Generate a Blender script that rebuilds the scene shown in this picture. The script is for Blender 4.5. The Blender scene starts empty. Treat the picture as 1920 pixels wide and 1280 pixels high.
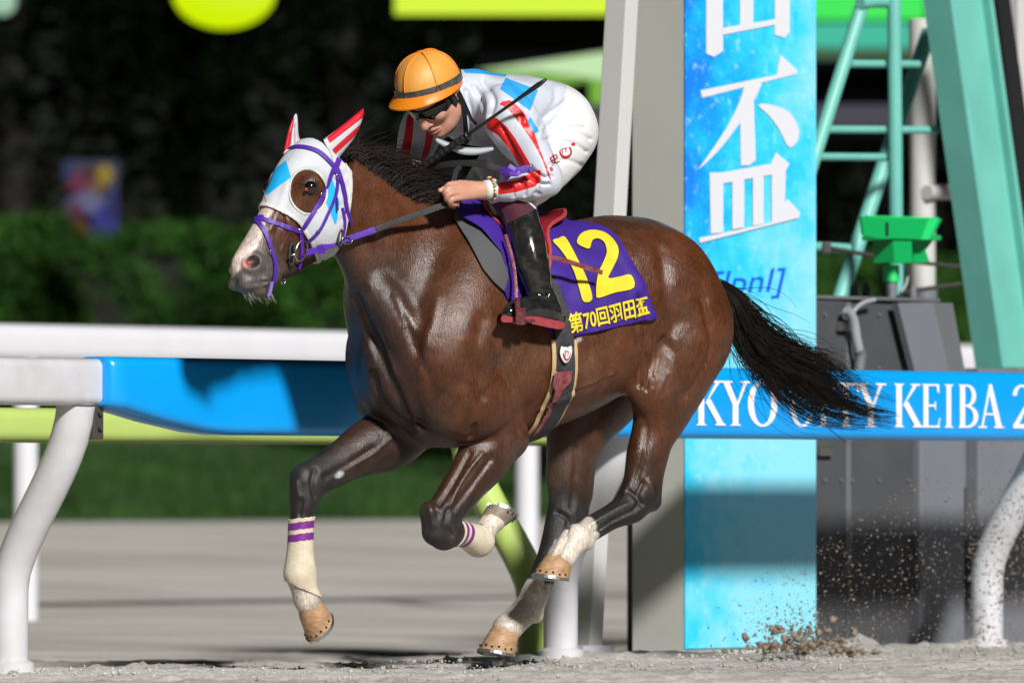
import bpy, bmesh, math, random
import numpy as np
from mathutils import Vector, Matrix, Euler
from mathutils.bvhtree import BVHTree
random.seed(7); np.random.seed(7)
SC = bpy.context.scene
COL = SC.collection
# ------------------------------------------------------------------ camera
HC, FPX, CXP, HYP = 0.63, 15810.0, 960.0, 917.0      # eye height (m), focal length (px of a 1920 frame), centre column, horizon row
cam_d = bpy.data.cameras.new('camera'); cam = bpy.data.objects.new('camera', cam_d); COL.objects.link(cam)
cam.location = (0, 0, HC); cam.rotation_euler = (math.pi/2, 0, 0)
cam_d.sensor_width = 36; cam_d.lens = FPX*36/1920; cam_d.shift_y = (HYP-640)/1920
cam_d.clip_start = 0.5; cam_d.clip_end = 2000
cam_d.dof.use_dof = True; cam_d.dof.focus_distance = 29.1; cam_d.dof.aperture_fstop = 3.2
SC.camera = cam
# ------------------------------------------------------------------ sky and floodlight
wd = bpy.data.worlds.new('World'); SC.world = wd; wd.use_nodes = True
SUN_DIR = Vector((-0.34, 0.80, -0.54)).normalized()   # way the light travels
sky = wd.node_tree.nodes.new('ShaderNodeTexSky'); sky.sky_type = 'NISHITA'; sky.sun_disc = False
_az = math.atan2(-SUN_DIR.x, -SUN_DIR.y)
sky.sun_elevation = math.asin(-SUN_DIR.z); sky.sun_rotation = _az
wd.node_tree.links.new(sky.outputs[0], wd.node_tree.nodes['Background'].inputs[0])
wd.node_tree.nodes['Background'].inputs[1].default_value = 0.003
sun_d = bpy.data.lights.new('floodlight', 'SUN'); sun_d.energy = 4.8; sun_d.angle = math.radians(5.5); sun_d.color = (1.0, 0.98, 0.95)
sun = bpy.data.objects.new('floodlight', sun_d); COL.objects.link(sun)
sun.rotation_euler = SUN_DIR.to_track_quat('-Z', 'Y').to_euler(); sun.location = (9, -8, 18)
SC.view_settings.view_transform = 'Standard'; SC.view_settings.look = 'None'
SC.view_settings.exposure = 0.12; SC.view_settings.gamma = 1.0
SC.cycles.use_denoising = True
SC.cycles.max_bounces = 6; SC.cycles.sample_clamp_indirect = 6

# ------------------------------------------------------------------ frames
def W(px, py, Y):                       # photo pixel at depth Y -> world point
    return Vector(((px-CXP)*Y/FPX, Y, HC+(HYP-py)*Y/FPX))
TH = math.radians(40.0); CT, ST = math.cos(TH), math.sin(TH)
H0 = (0.0, 29.3)                        # middle of the horse on the ground
HF = (-CT, -ST); HL = (ST, -CT)         # forward and left of the horse
def P(px, py, l=0.0):                   # pixel + lateral offset -> horse frame (forward, left, up)
    k = (px-CXP)/FPX
    a = (H0[0]+l*ST-k*(H0[1]-l*CT))/(CT-k*ST)
    Y = H0[1]-a*ST-l*CT
    return np.array((a, l, HC+(HYP-py)*Y/FPX))
def PJ(px, py, prev, length, far=True): # pixel ray at a bone length from prev
    best = None
    for l in np.linspace(-0.6, 0.6, 481):
        q = P(px, py, l); e = abs(np.linalg.norm(q-prev)-length)
        q2 = prev
        if far and q[1] > prev[1]+1e-6: continue
        if (not far) and q[1] < prev[1]-1e-6: continue
        if best is None or e < best[0]-1e-9: best = (e, q)
    return best[1]
def proj(v):                            # horse-frame points (N,3) -> photo pixels (N,2)
    v = np.asarray(v, float)
    X = H0[0]+v[:, 0]*HF[0]+v[:, 1]*HL[0]; Y = H0[1]+v[:, 0]*HF[1]+v[:, 1]*HL[1]
    return np.stack((CXP+FPX*X/Y, HYP-FPX*(v[:, 2]-HC)/Y), 1)
HM = Matrix(((HF[0], HL[0], 0, H0[0]), (HF[1], HL[1], 0, H0[1]), (0, 0, 1, 0), (0, 0, 0, 1)))
def eye_local():                        # camera position in the horse frame
    v = HM.inverted() @ Vector((0, 0, HC)); return np.array(v)
EYE = eye_local()
S = 1/540.0

# ------------------------------------------------------------------ objects
def tag(o, label=None, cat=None, group=None, kind=None):
    if label: o['label'] = label
    if cat: o['category'] = cat
    if group: o['group'] = group
    if kind: o['kind'] = kind
    return o
def empty(name, loc=(0, 0, 0), rz=0.0, label=None, cat=None, group=None):
    o = bpy.data.objects.new(name, None); COL.objects.link(o); o.location = loc; o.rotation_euler = (0, 0, rz)
    o.empty_display_size = 0.1
    return tag(o, label, cat, group)
def link(name, me, parent=None, world=False):
    o = bpy.data.objects.new(name, me); COL.objects.link(o)
    if parent:
        o.parent = parent
        if world:                       # geometry given in world space under a placed parent
            bpy.context.view_layer.update()
            o.matrix_parent_inverse = mworld(parent).inverted()
    return o
def mworld(o):
    m = Matrix.LocRotScale(o.location, o.rotation_euler, o.scale)
    if o.parent: m = mworld(o.parent) @ o.matrix_parent_inverse @ m
    return m
def mesh(name, v, f, mats, mid=None, smooth=True, col=None, parent=None, world=False, auto=None):
    me = bpy.data.meshes.new(name)
    v = np.asarray(v, float)
    if isinstance(f, np.ndarray) and f.size:
        n, k = f.shape
        me.vertices.add(len(v)); me.vertices.foreach_set('co', v.astype(np.float32).ravel())
        me.loops.add(n*k); me.loops.foreach_set('vertex_index', f.astype(np.int32).ravel())
        me.polygons.add(n); me.polygons.foreach_set('loop_start', np.arange(0, n*k, k, dtype=np.int32))
        me.update(calc_edges=True); me.validate()
    else:
        me.from_pydata([tuple(p) for p in v], [], [tuple(int(i) for i in q) for q in f]); me.update()
    if not isinstance(mats, (list, tuple)): mats = [mats]
    for m in mats: me.materials.append(m)
    if mid is not None and len(mid) == len(me.polygons): me.polygons.foreach_set('material_index', np.asarray(mid, np.int32))
    if smooth: me.polygons.foreach_set('use_smooth', np.ones(len(me.polygons), bool))
    if col is not None and len(col) == len(me.vertices):
        at = me.color_attributes.new('Col', 'FLOAT_COLOR', 'POINT')
        c = np.ones((len(v), 4), np.float32); c[:, :np.asarray(col).shape[1]] = col
        at.data.foreach_set('color', c.ravel())
    if auto is not None:
        try: me.set_sharp_from_angle(angle=math.radians(auto))
        except Exception: pass
    return link(name, me, parent, world)

# ------------------------------------------------------------------ materials
def mat(name, col, rough=0.5, metal=0.0, nscale=0, namt=0.0, col2=None, bump=0.0, bscale=0, spec=0.5, sheen=0.0, coat=0.0,
        emit=None, estr=0.0, attr=False, stretch=(1, 1, 1), rvar=0.0, trans=0.0, alpha=1.0):
    m = bpy.data.materials.new(name); m.use_nodes = True
    nt = m.node_tree; b = nt.nodes['Principled BSDF']; N = nt.nodes.new; L = nt.links.new
    b.inputs['Base Color'].default_value = (*col, 1); b.inputs['Roughness'].default_value = rough
    b.inputs['Metallic'].default_value = metal; b.inputs['Specular IOR Level'].default_value = spec
    if sheen: b.inputs['Sheen Weight'].default_value = sheen; b.inputs['Sheen Roughness'].default_value = 0.4
    if coat: b.inputs['Coat Weight'].default_value = coat; b.inputs['Coat Roughness'].default_value = 0.12
    if trans: b.inputs['Transmission Weight'].default_value = trans
    if alpha < 1: b.inputs['Alpha'].default_value = alpha
    if emit: b.inputs['Emission Color'].default_value = (*emit, 1); b.inputs['Emission Strength'].default_value = estr
    tc = N('ShaderNodeTexCoord'); mp = N('ShaderNodeMapping'); mp.inputs['Scale'].default_value = stretch
    L(tc.outputs['Object'], mp.inputs['Vector'])
    src = None
    if attr:
        a = N('ShaderNodeAttribute'); a.attribute_name = 'Col'; src = a.outputs['Color']
    if nscale:
        n = N('ShaderNodeTexNoise'); n.inputs['Scale'].default_value = nscale; n.inputs['Detail'].default_value = 5
        n.inputs['Roughness'].default_value = 0.6
        L(mp.outputs[0], n.inputs['Vector'])
        r = N('ShaderNodeValToRGB'); r.color_ramp.elements[0].position = 0.32; r.color_ramp.elements[1].position = 0.68
        mx = N('ShaderNodeMix'); mx.data_type = 'RGBA'
        L(n.outputs['Fac'], r.inputs[0])
        if src is not None:
            mx.blend_type = 'MULTIPLY'; mx.inputs['Factor'].default_value = 1.0
            lo = 1-namt; hi = 1+namt
            r.color_ramp.elements[0].color = (lo, lo, lo, 1); r.color_ramp.elements[1].color = (hi, hi, hi, 1)
            L(src, mx.inputs['A']); L(r.outputs[0], mx.inputs['B'])
        else:
            c2 = col2 if col2 else tuple(c*(1-namt) for c in col)
            mx.inputs['A'].default_value = (*c2, 1); mx.inputs['B'].default_value = (*col, 1)
            L(r.outputs[0], mx.inputs['Factor'])
        src = mx.outputs['Result']
        if rvar:
            mr = N('ShaderNodeMapRange'); mr.inputs['To Min'].default_value = max(0.02, rough-rvar); mr.inputs['To Max'].default_value = min(1, rough+rvar)
            mr.inputs['From Min'].default_value = 0.3; mr.inputs['From Max'].default_value = 0.7
            n2 = N('ShaderNodeTexNoise'); n2.inputs['Scale'].default_value = nscale*1.7; n2.inputs['Detail'].default_value = 6
            L(tc.outputs['Object'], n2.inputs['Vector']); L(n2.outputs['Fac'], mr.inputs['Value']); L(mr.outputs[0], b.inputs['Roughness'])
    if src is not None: L(src, b.inputs['Base Color'])
    if bump:
        n3 = N('ShaderNodeTexNoise'); n3.inputs['Scale'].default_value = bscale; n3.inputs['Detail'].default_value = 6
        bp = N('ShaderNodeBump'); bp.inputs['Strength'].default_value = bump; bp.inputs['Distance'].default_value = 0.01
        L(mp.outputs[0], n3.inputs['Vector']); L(n3.outputs['Fac'], bp.inputs['Height']); L(bp.outputs[0], b.inputs['Normal'])
    return m

# ------------------------------------------------------------------ implicit surfaces
def pchip(xs, ys):
    xs = np.asarray(xs, float); ys = np.asarray(ys, float)
    o = np.argsort(xs); xs, ys = xs[o], ys[o]
    h = np.diff(xs); dl = np.diff(ys)/h
    d = np.zeros_like(ys); d[0] = dl[0]; d[-1] = dl[-1]
    for i in range(1, len(xs)-1):
        if dl[i-1]*dl[i] > 0:
            w1 = 2*h[i]+h[i-1]; w2 = h[i]+2*h[i-1]
            d[i] = (w1+w2)/(w1/dl[i-1]+w2/dl[i])
    def f(x):
        x = np.clip(x, xs[0], xs[-1]); i = np.clip(np.searchsorted(xs, x, side='right')-1, 0, len(xs)-2)
        t = (x-xs[i])/h[i]; t2 = t*t; t3 = t2*t
        return (2*t3-3*t2+1)*ys[i]+(t3-2*t2+t)*h[i]*d[i]+(-2*t3+3*t2)*ys[i+1]+(t3-t2)*h[i]*d[i+1]
    return f
class Field:
    def __init__(s, lo, hi, h):
        s.lo = np.array(lo, float); s.h = h
        s.n = np.ceil((np.array(hi)-s.lo)/h).astype(int)+1
        s.a = np.full(s.n, 1.0, np.float32)
        s.ax = [s.lo[i]+h*np.arange(s.n[i]) for i in range(3)]
    def box(s, lo, hi, pad):
        i0 = np.clip(np.floor((np.array(lo)-pad-s.lo)/s.h).astype(int), 0, s.n); i1 = np.clip(np.ceil((np.array(hi)+pad-s.lo)/s.h).astype(int)+1, 0, s.n)
        return tuple(slice(a, b) for a, b in zip(i0, i1))
    def put(s, fn, lo, hi, k=0.02, sub=False):
        pad = k+4*s.h
        sl = s.box(lo, hi, pad)
        if any(q.stop <= q.start for q in sl): return
        x = s.ax[0][sl[0]][:, None, None]; y = s.ax[1][sl[1]][None, :, None]; z = s.ax[2][sl[2]][None, None, :]
        d = fn(x, y, z).astype(np.float32)
        a = s.a[sl]
        if sub:
            d = -d; h = np.maximum(k-np.abs(a-d), 0)/k if k > 0 else 0
            s.a[sl] = np.maximum(a, d)+h*h*k*0.25
        else:
            h = np.maximum(k-np.abs(a-d), 0)/k if k > 0 else 0
            s.a[sl] = np.minimum(a, d)-h*h*k*0.25
    def cap(s, p0, p1, r0, r1, k=0.02, sc=(1, 1, 1), sub=False):
        sc = np.array(sc, float); q0 = np.array(p0)/sc; q1 = np.array(p1)/sc; d = q1-q0; dd = max(d@d, 1e-9)
        def fn(x, y, z):
            X = x/sc[0]-q0[0]; Y = y/sc[1]-q0[1]; Z = z/sc[2]-q0[2]
            t = np.clip((X*d[0]+Y*d[1]+Z*d[2])/dd, 0, 1)
            return (np.sqrt((X-t*d[0])**2+(Y-t*d[1])**2+(Z-t*d[2])**2)-(r0+(r1-r0)*t))*min(1, sc.min())
        R = np.maximum(r0, r1)*sc
        s.put(fn, np.minimum(p0, p1)-R, np.maximum(p0, p1)+R, k, sub)
    def chain(s, pts, rs, k=0.015, sc=(1, 1, 1), sub=0, n=4):
        pts = np.array(pts, float); rs = np.array(rs, float)
        t = np.arange(len(pts)); fx = [pchip(t, pts[:, i]) for i in range(3)]; fr = pchip(t, rs)
        if len(pts) > 2:
            m = (len(pts)-1)*n; tt = np.linspace(0, len(pts)-1, m+1)
            P0 = np.concatenate([[2*pts[0]-pts[1]], pts, [2*pts[-1]-pts[-2]]])
            Q = []
            for u in tt:
                i = min(int(u), len(pts)-2); w = u-i; a, b, c, d = P0[i:i+4]
                Q.append(0.5*((2*b)+(-a+c)*w+(2*a-5*b+4*c-d)*w*w+(-a+3*b-3*c+d)*w**3))
            Q = np.array(Q); R = fr(tt)
        else: Q, R = pts, rs
        for i in range(len(Q)-1): s.cap(Q[i], Q[i+1], R[i], R[i+1], k, sc)
    def ell(s, c, r, rot=0.0, k=0.03, sub=False, yaw=0.0, roll=0.0):
        c = np.array(c); r = np.array(r, float)
        M = np.array(Euler((roll, rot, yaw)).to_matrix())   # columns = axes
        def fn(x, y, z):
            X = x-c[0]; Y = y-c[1]; Z = z-c[2]
            a = [(X*M[0, i]+Y*M[1, i]+Z*M[2, i]) for i in range(3)]
            k0 = np.sqrt(sum((a[i]/r[i])**2 for i in range(3))); k1 = np.sqrt(sum((a[i]/r[i]**2)**2 for i in range(3)))+1e-9
            return k0*(k0-1)/k1
        R = np.abs(M) @ r
        s.put(fn, c-R, c+R, k, sub)
    def loft(s, o, dr, top, bot, wid, k=0.03, egg=0.0, pw=2.0):
        """solid of oval sections: axis o + t*dr in the (forward, up) plane; top/bot outlines as local points, wid = [(t, half width)]"""
        dr = np.array(dr, float)/np.hypot(*dr); nr = np.array((-dr[1], dr[0]))
        tv = lambda q: ((q[0]-o[0])*dr[0]+(q[2]-o[2])*dr[1], (q[0]-o[0])*nr[0]+(q[2]-o[2])*nr[1])
        T = np.array([tv(q) for q in top]); B = np.array([tv(q) for q in bot])
        if T[:, 1].mean() < B[:, 1].mean(): T, B = B, T; eg = -egg
        else: eg = egg
        ft, fb = pchip(T[:, 0], T[:, 1]), pchip(B[:, 0], B[:, 1]); wt = np.array(wid); fw = pchip(wt[:, 0], wt[:, 1])
        t0 = max(T[:, 0].min(), B[:, 0].min()); t1 = min(T[:, 0].max(), B[:, 0].max())
        def fn(x, y, z):
            t = (x-o[0])*dr[0]+(z-o[2])*dr[1]; v = (x-o[0])*nr[0]+(z-o[2])*nr[1]
            tc = np.clip(t, t0, t1)
            hi = ft(tc); lo = fb(tc); c = (hi+lo)/2; h = np.maximum((hi-lo)/2, 0.004); w = np.maximum(fw(tc), 0.004)
            vn = np.clip((v-c)/h, -1.3, 1.3); w = w*(1-eg*vn)
            e = (np.abs((v-c)/h)**pw+np.abs(y/w)**pw)**(1/pw)
            d = (e-1)*np.minimum(h, w)
            ex = np.maximum(np.maximum(t0-t, t-t1), 0)
            return np.where(ex > 0, np.sqrt(np.maximum(d, 0)**2+ex**2)+np.minimum(d, 0)*0, d)
        A = np.array(list(top)+list(bot)); wm = wt[:, 1].max()*(1+abs(egg))
        lo = A.min(0); hi = A.max(0); lo[1] = -wm; hi[1] = wm
        s.put(fn, lo, hi, k)
    def surf(s, relax=2):
        a = s.a; sg = a < 0; n = s.n
        c8 = [(i, j, k) for i in (0, 1) for j in (0, 1) for k in (0, 1)]
        cnt = np.zeros(n-1, np.int8)
        for i, j, k in c8: cnt += sg[i:n[0]-1+i, j:n[1]-1+j, k:n[2]-1+k]
        act = (cnt > 0) & (cnt < 8); idx = np.argwhere(act)
        idm = np.full(n-1, -1, np.int32); idm[act] = np.arange(len(idx))
        val = np.stack([a[idx[:, 0]+i, idx[:, 1]+j, idx[:, 2]+k] for i, j, k in c8], 1)
        acc = np.zeros((len(idx), 3)); num = np.zeros(len(idx)); C = np.array(c8, float)
        for p in range(8):
            for q in range(p+1, 8):
                if np.abs(C[p]-C[q]).sum() != 1: continue
                m = (val[:, p] < 0) != (val[:, q] < 0)
                t = np.where(m, val[:, p]/np.where(m, val[:, p]-val[:, q], 1), 0)
                acc += np.where(m[:, None], C[p]+(C[q]-C[p])*t[:, None], 0); num += m
        V = s.lo+s.h*(idx+acc/num[:, None])
        F = []
        for ax in range(3):
            u, w = [(1, 2), (2, 0), (0, 1)][ax]
            sl0 = [slice(None)]*3; sl1 = [slice(None)]*3; sl0[ax] = slice(0, n[ax]-1); sl1[ax] = slice(1, n[ax])
            s0, s1 = sg[tuple(sl0)], sg[tuple(sl1)]
            e = np.argwhere(s0 != s1)
            e = e[(e[:, u] > 0) & (e[:, w] > 0) & (e[:, u] < n[u]-1) & (e[:, w] < n[w]-1)]
            ins = s0[e[:, 0], e[:, 1], e[:, 2]]
            def cell(du, dw):
                q = e.copy(); q[:, u] -= du; q[:, w] -= dw; return idm[q[:, 0], q[:, 1], q[:, 2]]
            quad = np.stack((cell(1, 1), cell(0, 1), cell(0, 0), cell(1, 0)), 1)
            quad[~ins] = quad[~ins][:, ::-1]
            F.append(quad)
        F = np.concatenate(F); F = F[(F >= 0).all(1)]
        T = np.concatenate((F[:, [0, 1, 2]], F[:, [0, 2, 3]]))
        for _ in range(relax): V = taubin(V, T)
        return V, T
def taubin(V, T, lam=0.5, mu=-0.53):
    E = np.concatenate((T[:, [0, 1]], T[:, [1, 2]], T[:, [2, 0]])); E = np.concatenate((E, E[:, ::-1]))
    deg = np.bincount(E[:, 0], minlength=len(V)).clip(1)
    for f in (lam, mu):
        M = np.stack([np.bincount(E[:, 0], V[E[:, 1], i], len(V)) for i in range(3)], 1)/deg[:, None]
        V = V+f*(M-V)
    return V
def vnorm(V, T):
    fn = np.cross(V[T[:, 1]]-V[T[:, 0]], V[T[:, 2]]-V[T[:, 0]])
    N = np.stack([sum(np.bincount(T[:, j], fn[:, i], len(V)) for j in range(3)) for i in range(3)], 1)
    return N/np.maximum(np.linalg.norm(N, axis=1), 1e-12)[:, None]
def cut(V, T, g, mid=None, attrs=None):
    """split triangles along g = 0; returns V, T, tri ids, sign per triangle"""
    g = np.where(np.abs(g) < 1e-7, 1e-7, g); pos = g > 0
    mid = np.zeros(len(T), int) if mid is None else np.asarray(mid)
    npos = pos[T].sum(1); keep = (npos == 0) | (npos == 3)
    out = [T[keep]]; om = [mid[keep]]; osg = [npos[keep] == 3]
    mx = np.where(~keep)[0]; newv = []; em = {}; base = len(V); nt = []; nm = []; ns = []
    for ti in mx:
        t = T[ti]; p = pos[t]
        lone = [i for i in range(3) if p[i] == (p.sum() == 1)][0]
        a, b, c = int(t[lone]), int(t[(lone+1) % 3]), int(t[(lone+2) % 3])
        ids = []
        for q in (b, c):
            key = (a, q) if a < q else (q, a)
            if key not in em:
                w = g[a]/(g[a]-g[q]); em[key] = base+len(newv); newv.append((a, q, w))
            ids.append(em[key])
        sa = bool(pos[a]); ab, ac = ids
        nt += [(a, ab, ac), (ab, b, c), (ab, c, ac)]; nm += [mid[ti]]*3; ns += [sa, not sa, not sa]
    if newv:
        A = np.array([q[0] for q in newv]); B = np.array([q[1] for q in newv]); w = np.array([q[2] for q in newv])[:, None]
        V = np.concatenate((V, V[A]+(V[B]-V[A])*w))
        if attrs is not None: attrs = np.concatenate((attrs, attrs[A]+(attrs[B]-attrs[A])*w))
        out.append(np.array(nt)); om.append(np.array(nm)); osg.append(np.array(ns))
    return V, np.concatenate(out), np.concatenate(om), np.concatenate(osg), attrs
def compact(V, T, *at):
    u, inv = np.unique(T, return_inverse=True)
    return (V[u], inv.reshape(T.shape))+tuple(None if a is None else a[u] for a in at)
def region(V, T, gs, off):
    """part of a surface where every g(V) > 0, pushed out along its normals"""
    N = vnorm(V, T)
    for g in gs:
        gv = g(V)
        m = (gv[T] > 0).any(1); T = T[m]
        V, T, _, sg, N = cut(V, T, gv, None, N); T = T[sg]
    V, T, N = compact(V, T, N)
    N = N/np.maximum(np.linalg.norm(N, axis=1), 1e-9)[:, None]
    return V+N*off, T, N
def sdpoly(p, poly):
    """signed distance to a polygon in the plane, positive inside"""
    p = np.asarray(p); poly = np.asarray(poly, float); d = np.full(len(p), 1e18); ins = np.zeros(len(p), bool)
    for i in range(len(poly)):
        a = poly[i]; b = poly[(i+1) % len(poly)]; e = b-a; w = p-a
        t = np.clip((w@e)/max(e@e, 1e-12), 0, 1); q = w-t[:, None]*e; d = np.minimum(d, (q*q).sum(1))
        c = (a[1] > p[:, 1]) != (b[1] > p[:, 1])
        with np.errstate(divide='ignore', invalid='ignore'):
            ins ^= c & (p[:, 0] < (b[0]-a[0])*(p[:, 1]-a[1])/(b[1]-a[1])+a[0])
    return np.where(ins, 1, -1)*np.sqrt(d)
def smoothpoly(pts, n=6, closed=True):
    pts = np.array(pts, float); m = len(pts); out = []
    for i in range(m if closed else m-1):
        if closed: a, b, c, d = (pts[(i+j-1) % m] for j in range(4))
        else: a, b, c, d = pts[max(i-1, 0)], pts[i], pts[i+1], pts[min(i+2, m-1)]
        for j in range(n):
            w = j/n; out.append(0.5*((2*b)+(-a+c)*w+(2*a-5*b+4*c-d)*w*w+(-a+3*b-3*c+d)*w**3))
    if not closed: out.append(pts[-1])
    return np.array(out)
def fnoise(p, sc, seed=0):
    """cheap smooth noise from sines, about -1..1"""
    r = np.random.RandomState(seed); s = np.zeros(len(p))
    for i in range(7):
        k = r.normal(size=3); k *= sc*(0.6+1.6*r.rand())/np.linalg.norm(k); s += np.sin(p@k+r.rand()*6.28)
    return s/3.2
def bvh(V, T): return BVHTree.FromPolygons([tuple(v) for v in V], [tuple(int(i) for i in t) for t in T])
def cast(tree, px, py, off=0.0):
    """camera ray through a photo pixel onto a surface given in the horse frame"""
    q = P(px, py, 0.0); d = Vector(q-EYE).normalized()
    loc, n, i, dist = tree.ray_cast(Vector(EYE), d)
    if loc is None: return None, None
    if n.dot(d) > 0: n = -n
    return np.array(loc+n*off), np.array(n)
# ------------------------------------------------------------------ sweeps, boxes, lathes
def tube(pts, r, n=8, sq=None, caps=True):
    """round sweep; r scalar or per point; returns verts, faces"""
    pts = np.array(pts, float); m = len(pts); r = np.broadcast_to(np.array(r, float), (m,))
    t = np.gradient(pts, axis=0); t /= np.linalg.norm(t, axis=1)[:, None]+1e-12
    u = np.cross(t[0], (0, 0, 1.0))
    if np.linalg.norm(u) < 1e-3: u = np.cross(t[0], (1.0, 0, 0))
    u /= np.linalg.norm(u); V = []
    for i in range(m):
        u = u-t[i]*(u@t[i]); u /= np.linalg.norm(u)+1e-12; w = np.cross(t[i], u)
        for j in range(n):
            a = 2*math.pi*j/n+(math.pi/4 if n == 4 else 0); V.append(pts[i]+r[i]*(math.cos(a)*u+math.sin(a)*w))
    F = [(i*n+j, i*n+(j+1) % n, (i+1)*n+(j+1) % n, (i+1)*n+j) for i in range(m-1) for j in range(n)]
    if caps: F += [tuple(range(n-1, -1, -1)), tuple((m-1)*n+j for j in range(n))]
    return np.array(V), F
def ribbon(pts, nrm, w, th):
    """flat strap: centre line, surface normals, width, thickness"""
    pts = np.array(pts, float); nrm = np.array(nrm, float); m = len(pts); w = np.broadcast_to(np.array(w, float), (m,))
    t = np.gradient(pts, axis=0); t /= np.linalg.norm(t, axis=1)[:, None]+1e-12
    s = np.cross(t, nrm); s /= np.linalg.norm(s, axis=1)[:, None]+1e-12; nn = np.cross(s, t)
    V = []; 
    prof = [(-1, -.5), (-.92, .5), (0, .62), (.92, .5), (1, -.5)]
    for i in range(m):
        for a, b in prof: V.append(pts[i]+s[i]*w[i]/2*a+nn[i]*th*b)
    n = len(prof); F = [(i*n+j, i*n+(j+1) % n, (i+1)*n+(j+1) % n, (i+1)*n+j) for i in range(m-1) for j in range(n)]
    F += [tuple(range(n-1, -1, -1)), tuple((m-1)*n+j for j in range(n))]
    return np.array(V), F
def merge(parts):
    V = []; F = []; b = 0
    for v, f in parts:
        V.append(np.asarray(v)); F += [tuple(int(i)+b for i in q) for q in f]; b += len(v)
    return np.concatenate(V), F
def boxv(c, s, bev=0.0, M=None):
    """bevelled box as verts, faces"""
    bm = bmesh.new(); bmesh.ops.create_cube(bm, size=1.0)
    for v in bm.verts: v.co = Vector((v.co.x*s[0], v.co.y*s[1], v.co.z*s[2]))
    if bev: bmesh.ops.bevel(bm, geom=list(bm.edges), offset=bev, segments=2, affect='EDGES', profile=0.6)
    if M is not None: bm.transform(M.to_4x4())
    bm.transform(Matrix.Translation(Vector(c)))
    bm.verts.ensure_lookup_table(); V = np.array([v.co[:] for v in bm.verts]); F = [tuple(v.index for v in f.verts) for f in bm.faces]
    bm.free(); return V, F
def prism(poly, o, ux, uy, depth):
    """polygon (2D) extruded: o + x*ux + y*uy, back by depth along ux x uy"""
    o, ux, uy = (np.array(q, float) for q in (o, ux, uy)); nn = np.cross(ux, uy); nn /= np.linalg.norm(nn)
    n = len(poly); A = np.array([o+ux*p[0]+uy*p[1] for p in poly]); B = A-nn*depth
    F = [tuple(range(n)), tuple(range(2*n-1, n-1, -1))]+[(i, n+i, n+(i+1) % n, (i+1) % n) for i in range(n)]
    return np.concatenate((A, B)), F
def text2d(s, offset=0.0, size=1.0, res=5, shear=0.0):
    """flat lettering from the built-in fonts: 2D points, triangles; normalised so that x starts at 0 and y at 0"""
    cu = bpy.data.curves.new('tmp', 'FONT'); cu.body = s; cu.size = size; cu.offset = offset; cu.resolution_u = res; cu.shear = shear
    ob = bpy.data.objects.new('tmp', cu); COL.objects.link(ob)
    dg = bpy.context.evaluated_depsgraph_get(); me = bpy.data.meshes.new_from_object(ob.evaluated_get(dg))
    bm = bmesh.new(); bm.from_mesh(me); bmesh.ops.triangulate(bm, faces=list(bm.faces))
    bm.verts.ensure_lookup_table(); V = np.array([v.co[:2] for v in bm.verts]).reshape(-1, 2); F = [tuple(v.index for v in f.verts) for f in bm.faces]
    bm.free(); bpy.data.objects.remove(ob); bpy.data.curves.remove(cu); bpy.data.meshes.remove(me)
    return V, F
def fill2d(polys, maxlen=None):
    """triangulate outlines (first outer, further ones holes) and refine"""
    from mathutils.geometry import tessellate_polygon
    pts = [Vector((x, y, 0)) for pl in polys for x, y in pl]
    F = tessellate_polygon([[Vector((x, y, 0)) for x, y in pl] for pl in polys])
    return np.array([p[:2] for p in pts]), [tuple(f) for f in F]
def refine(V, F, maxlen):
    V = [tuple(v) for v in V]; F = [tuple(f) for f in F]
    for _ in range(8):
        mids = {}; nf = []; any_ = False
        def md(a, b):
            k = (min(a, b), max(a, b))
            if k not in mids: mids[k] = len(V); V.append(tuple((V[a][i]+V[b][i])/2 for i in range(len(V[a]))))
            return mids[k]
        L = lambda a, b: math.dist(V[a], V[b]) > maxlen
        for a, b, c in F:
            s = (L(a, b), L(b, c), L(c, a)); n = sum(s)
            if n == 0: nf.append((a, b, c)); continue
            any_ = True
            if n == 3: x, y, z = md(a, b), md(b, c), md(c, a); nf += [(a, x, z), (x, b, y), (z, y, c), (x, y, z)]
            else:
                while not s[0]: a, b, c = b, c, a; s = (s[1], s[2], s[0])
                if s[2] and not s[1]: pass
                x = md(a, b)
                if n == 1: nf += [(a, x, c), (x, b, c)]
                elif s[1]: y = md(b, c); nf += [(a, x, c), (x, y, c), (x, b, y)]
                else: z = md(c, a); nf += [(a, x, z), (x, b, z), (z, b, c)]
        F = nf
        if not any_: break
    return np.array(V), F
# ================================================================== the place: track frame along the running rail
TX, TY = 0.643, 0.766; NX, NY = -0.766, 0.643; R0 = (0.18, 31.2)
def TR(s, u, z): return np.array((R0[0]+s*TX+u*NX, R0[1]+s*TY+u*NY, z))
def TRP(px, py, u):
    k = (px-CXP)/FPX; s = (k*(R0[1]+u*NY)-R0[0]-u*NX)/(TX-k*TY); Y = R0[1]+s*TY+u*NY
    return s, HC+(HYP-py)*Y/FPX
def tp(px, py, u): s, z = TRP(px, py, u); return TR(s, u, z)
RZ = math.atan2(TY, TX)
def tmat(s, u, z): return Matrix.Translation(Vector(TR(s, u, z))) @ Matrix.Rotation(RZ, 4, 'Z')
def tbox(s0, s1, u0, u1, z0, z1, bev=.006):
    """box in the track frame, world coordinates"""
    v, f = boxv(((s0+s1)/2, (u0+u1)/2, (z0+z1)/2), (s1-s0, u1-u0, z1-z0), bev)
    return np.array([TR(*q) for q in v]), f
def tthing(name, s, u, label, cat, group=None):
    e = empty(name, tuple(TR(s, u, 0)), RZ, label, cat, group); return e
def wmesh(name, v, f, m, parent, smooth=False, auto=None, mid=None): return mesh(name, v, f, m, mid, smooth, None, parent, True, auto)
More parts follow.
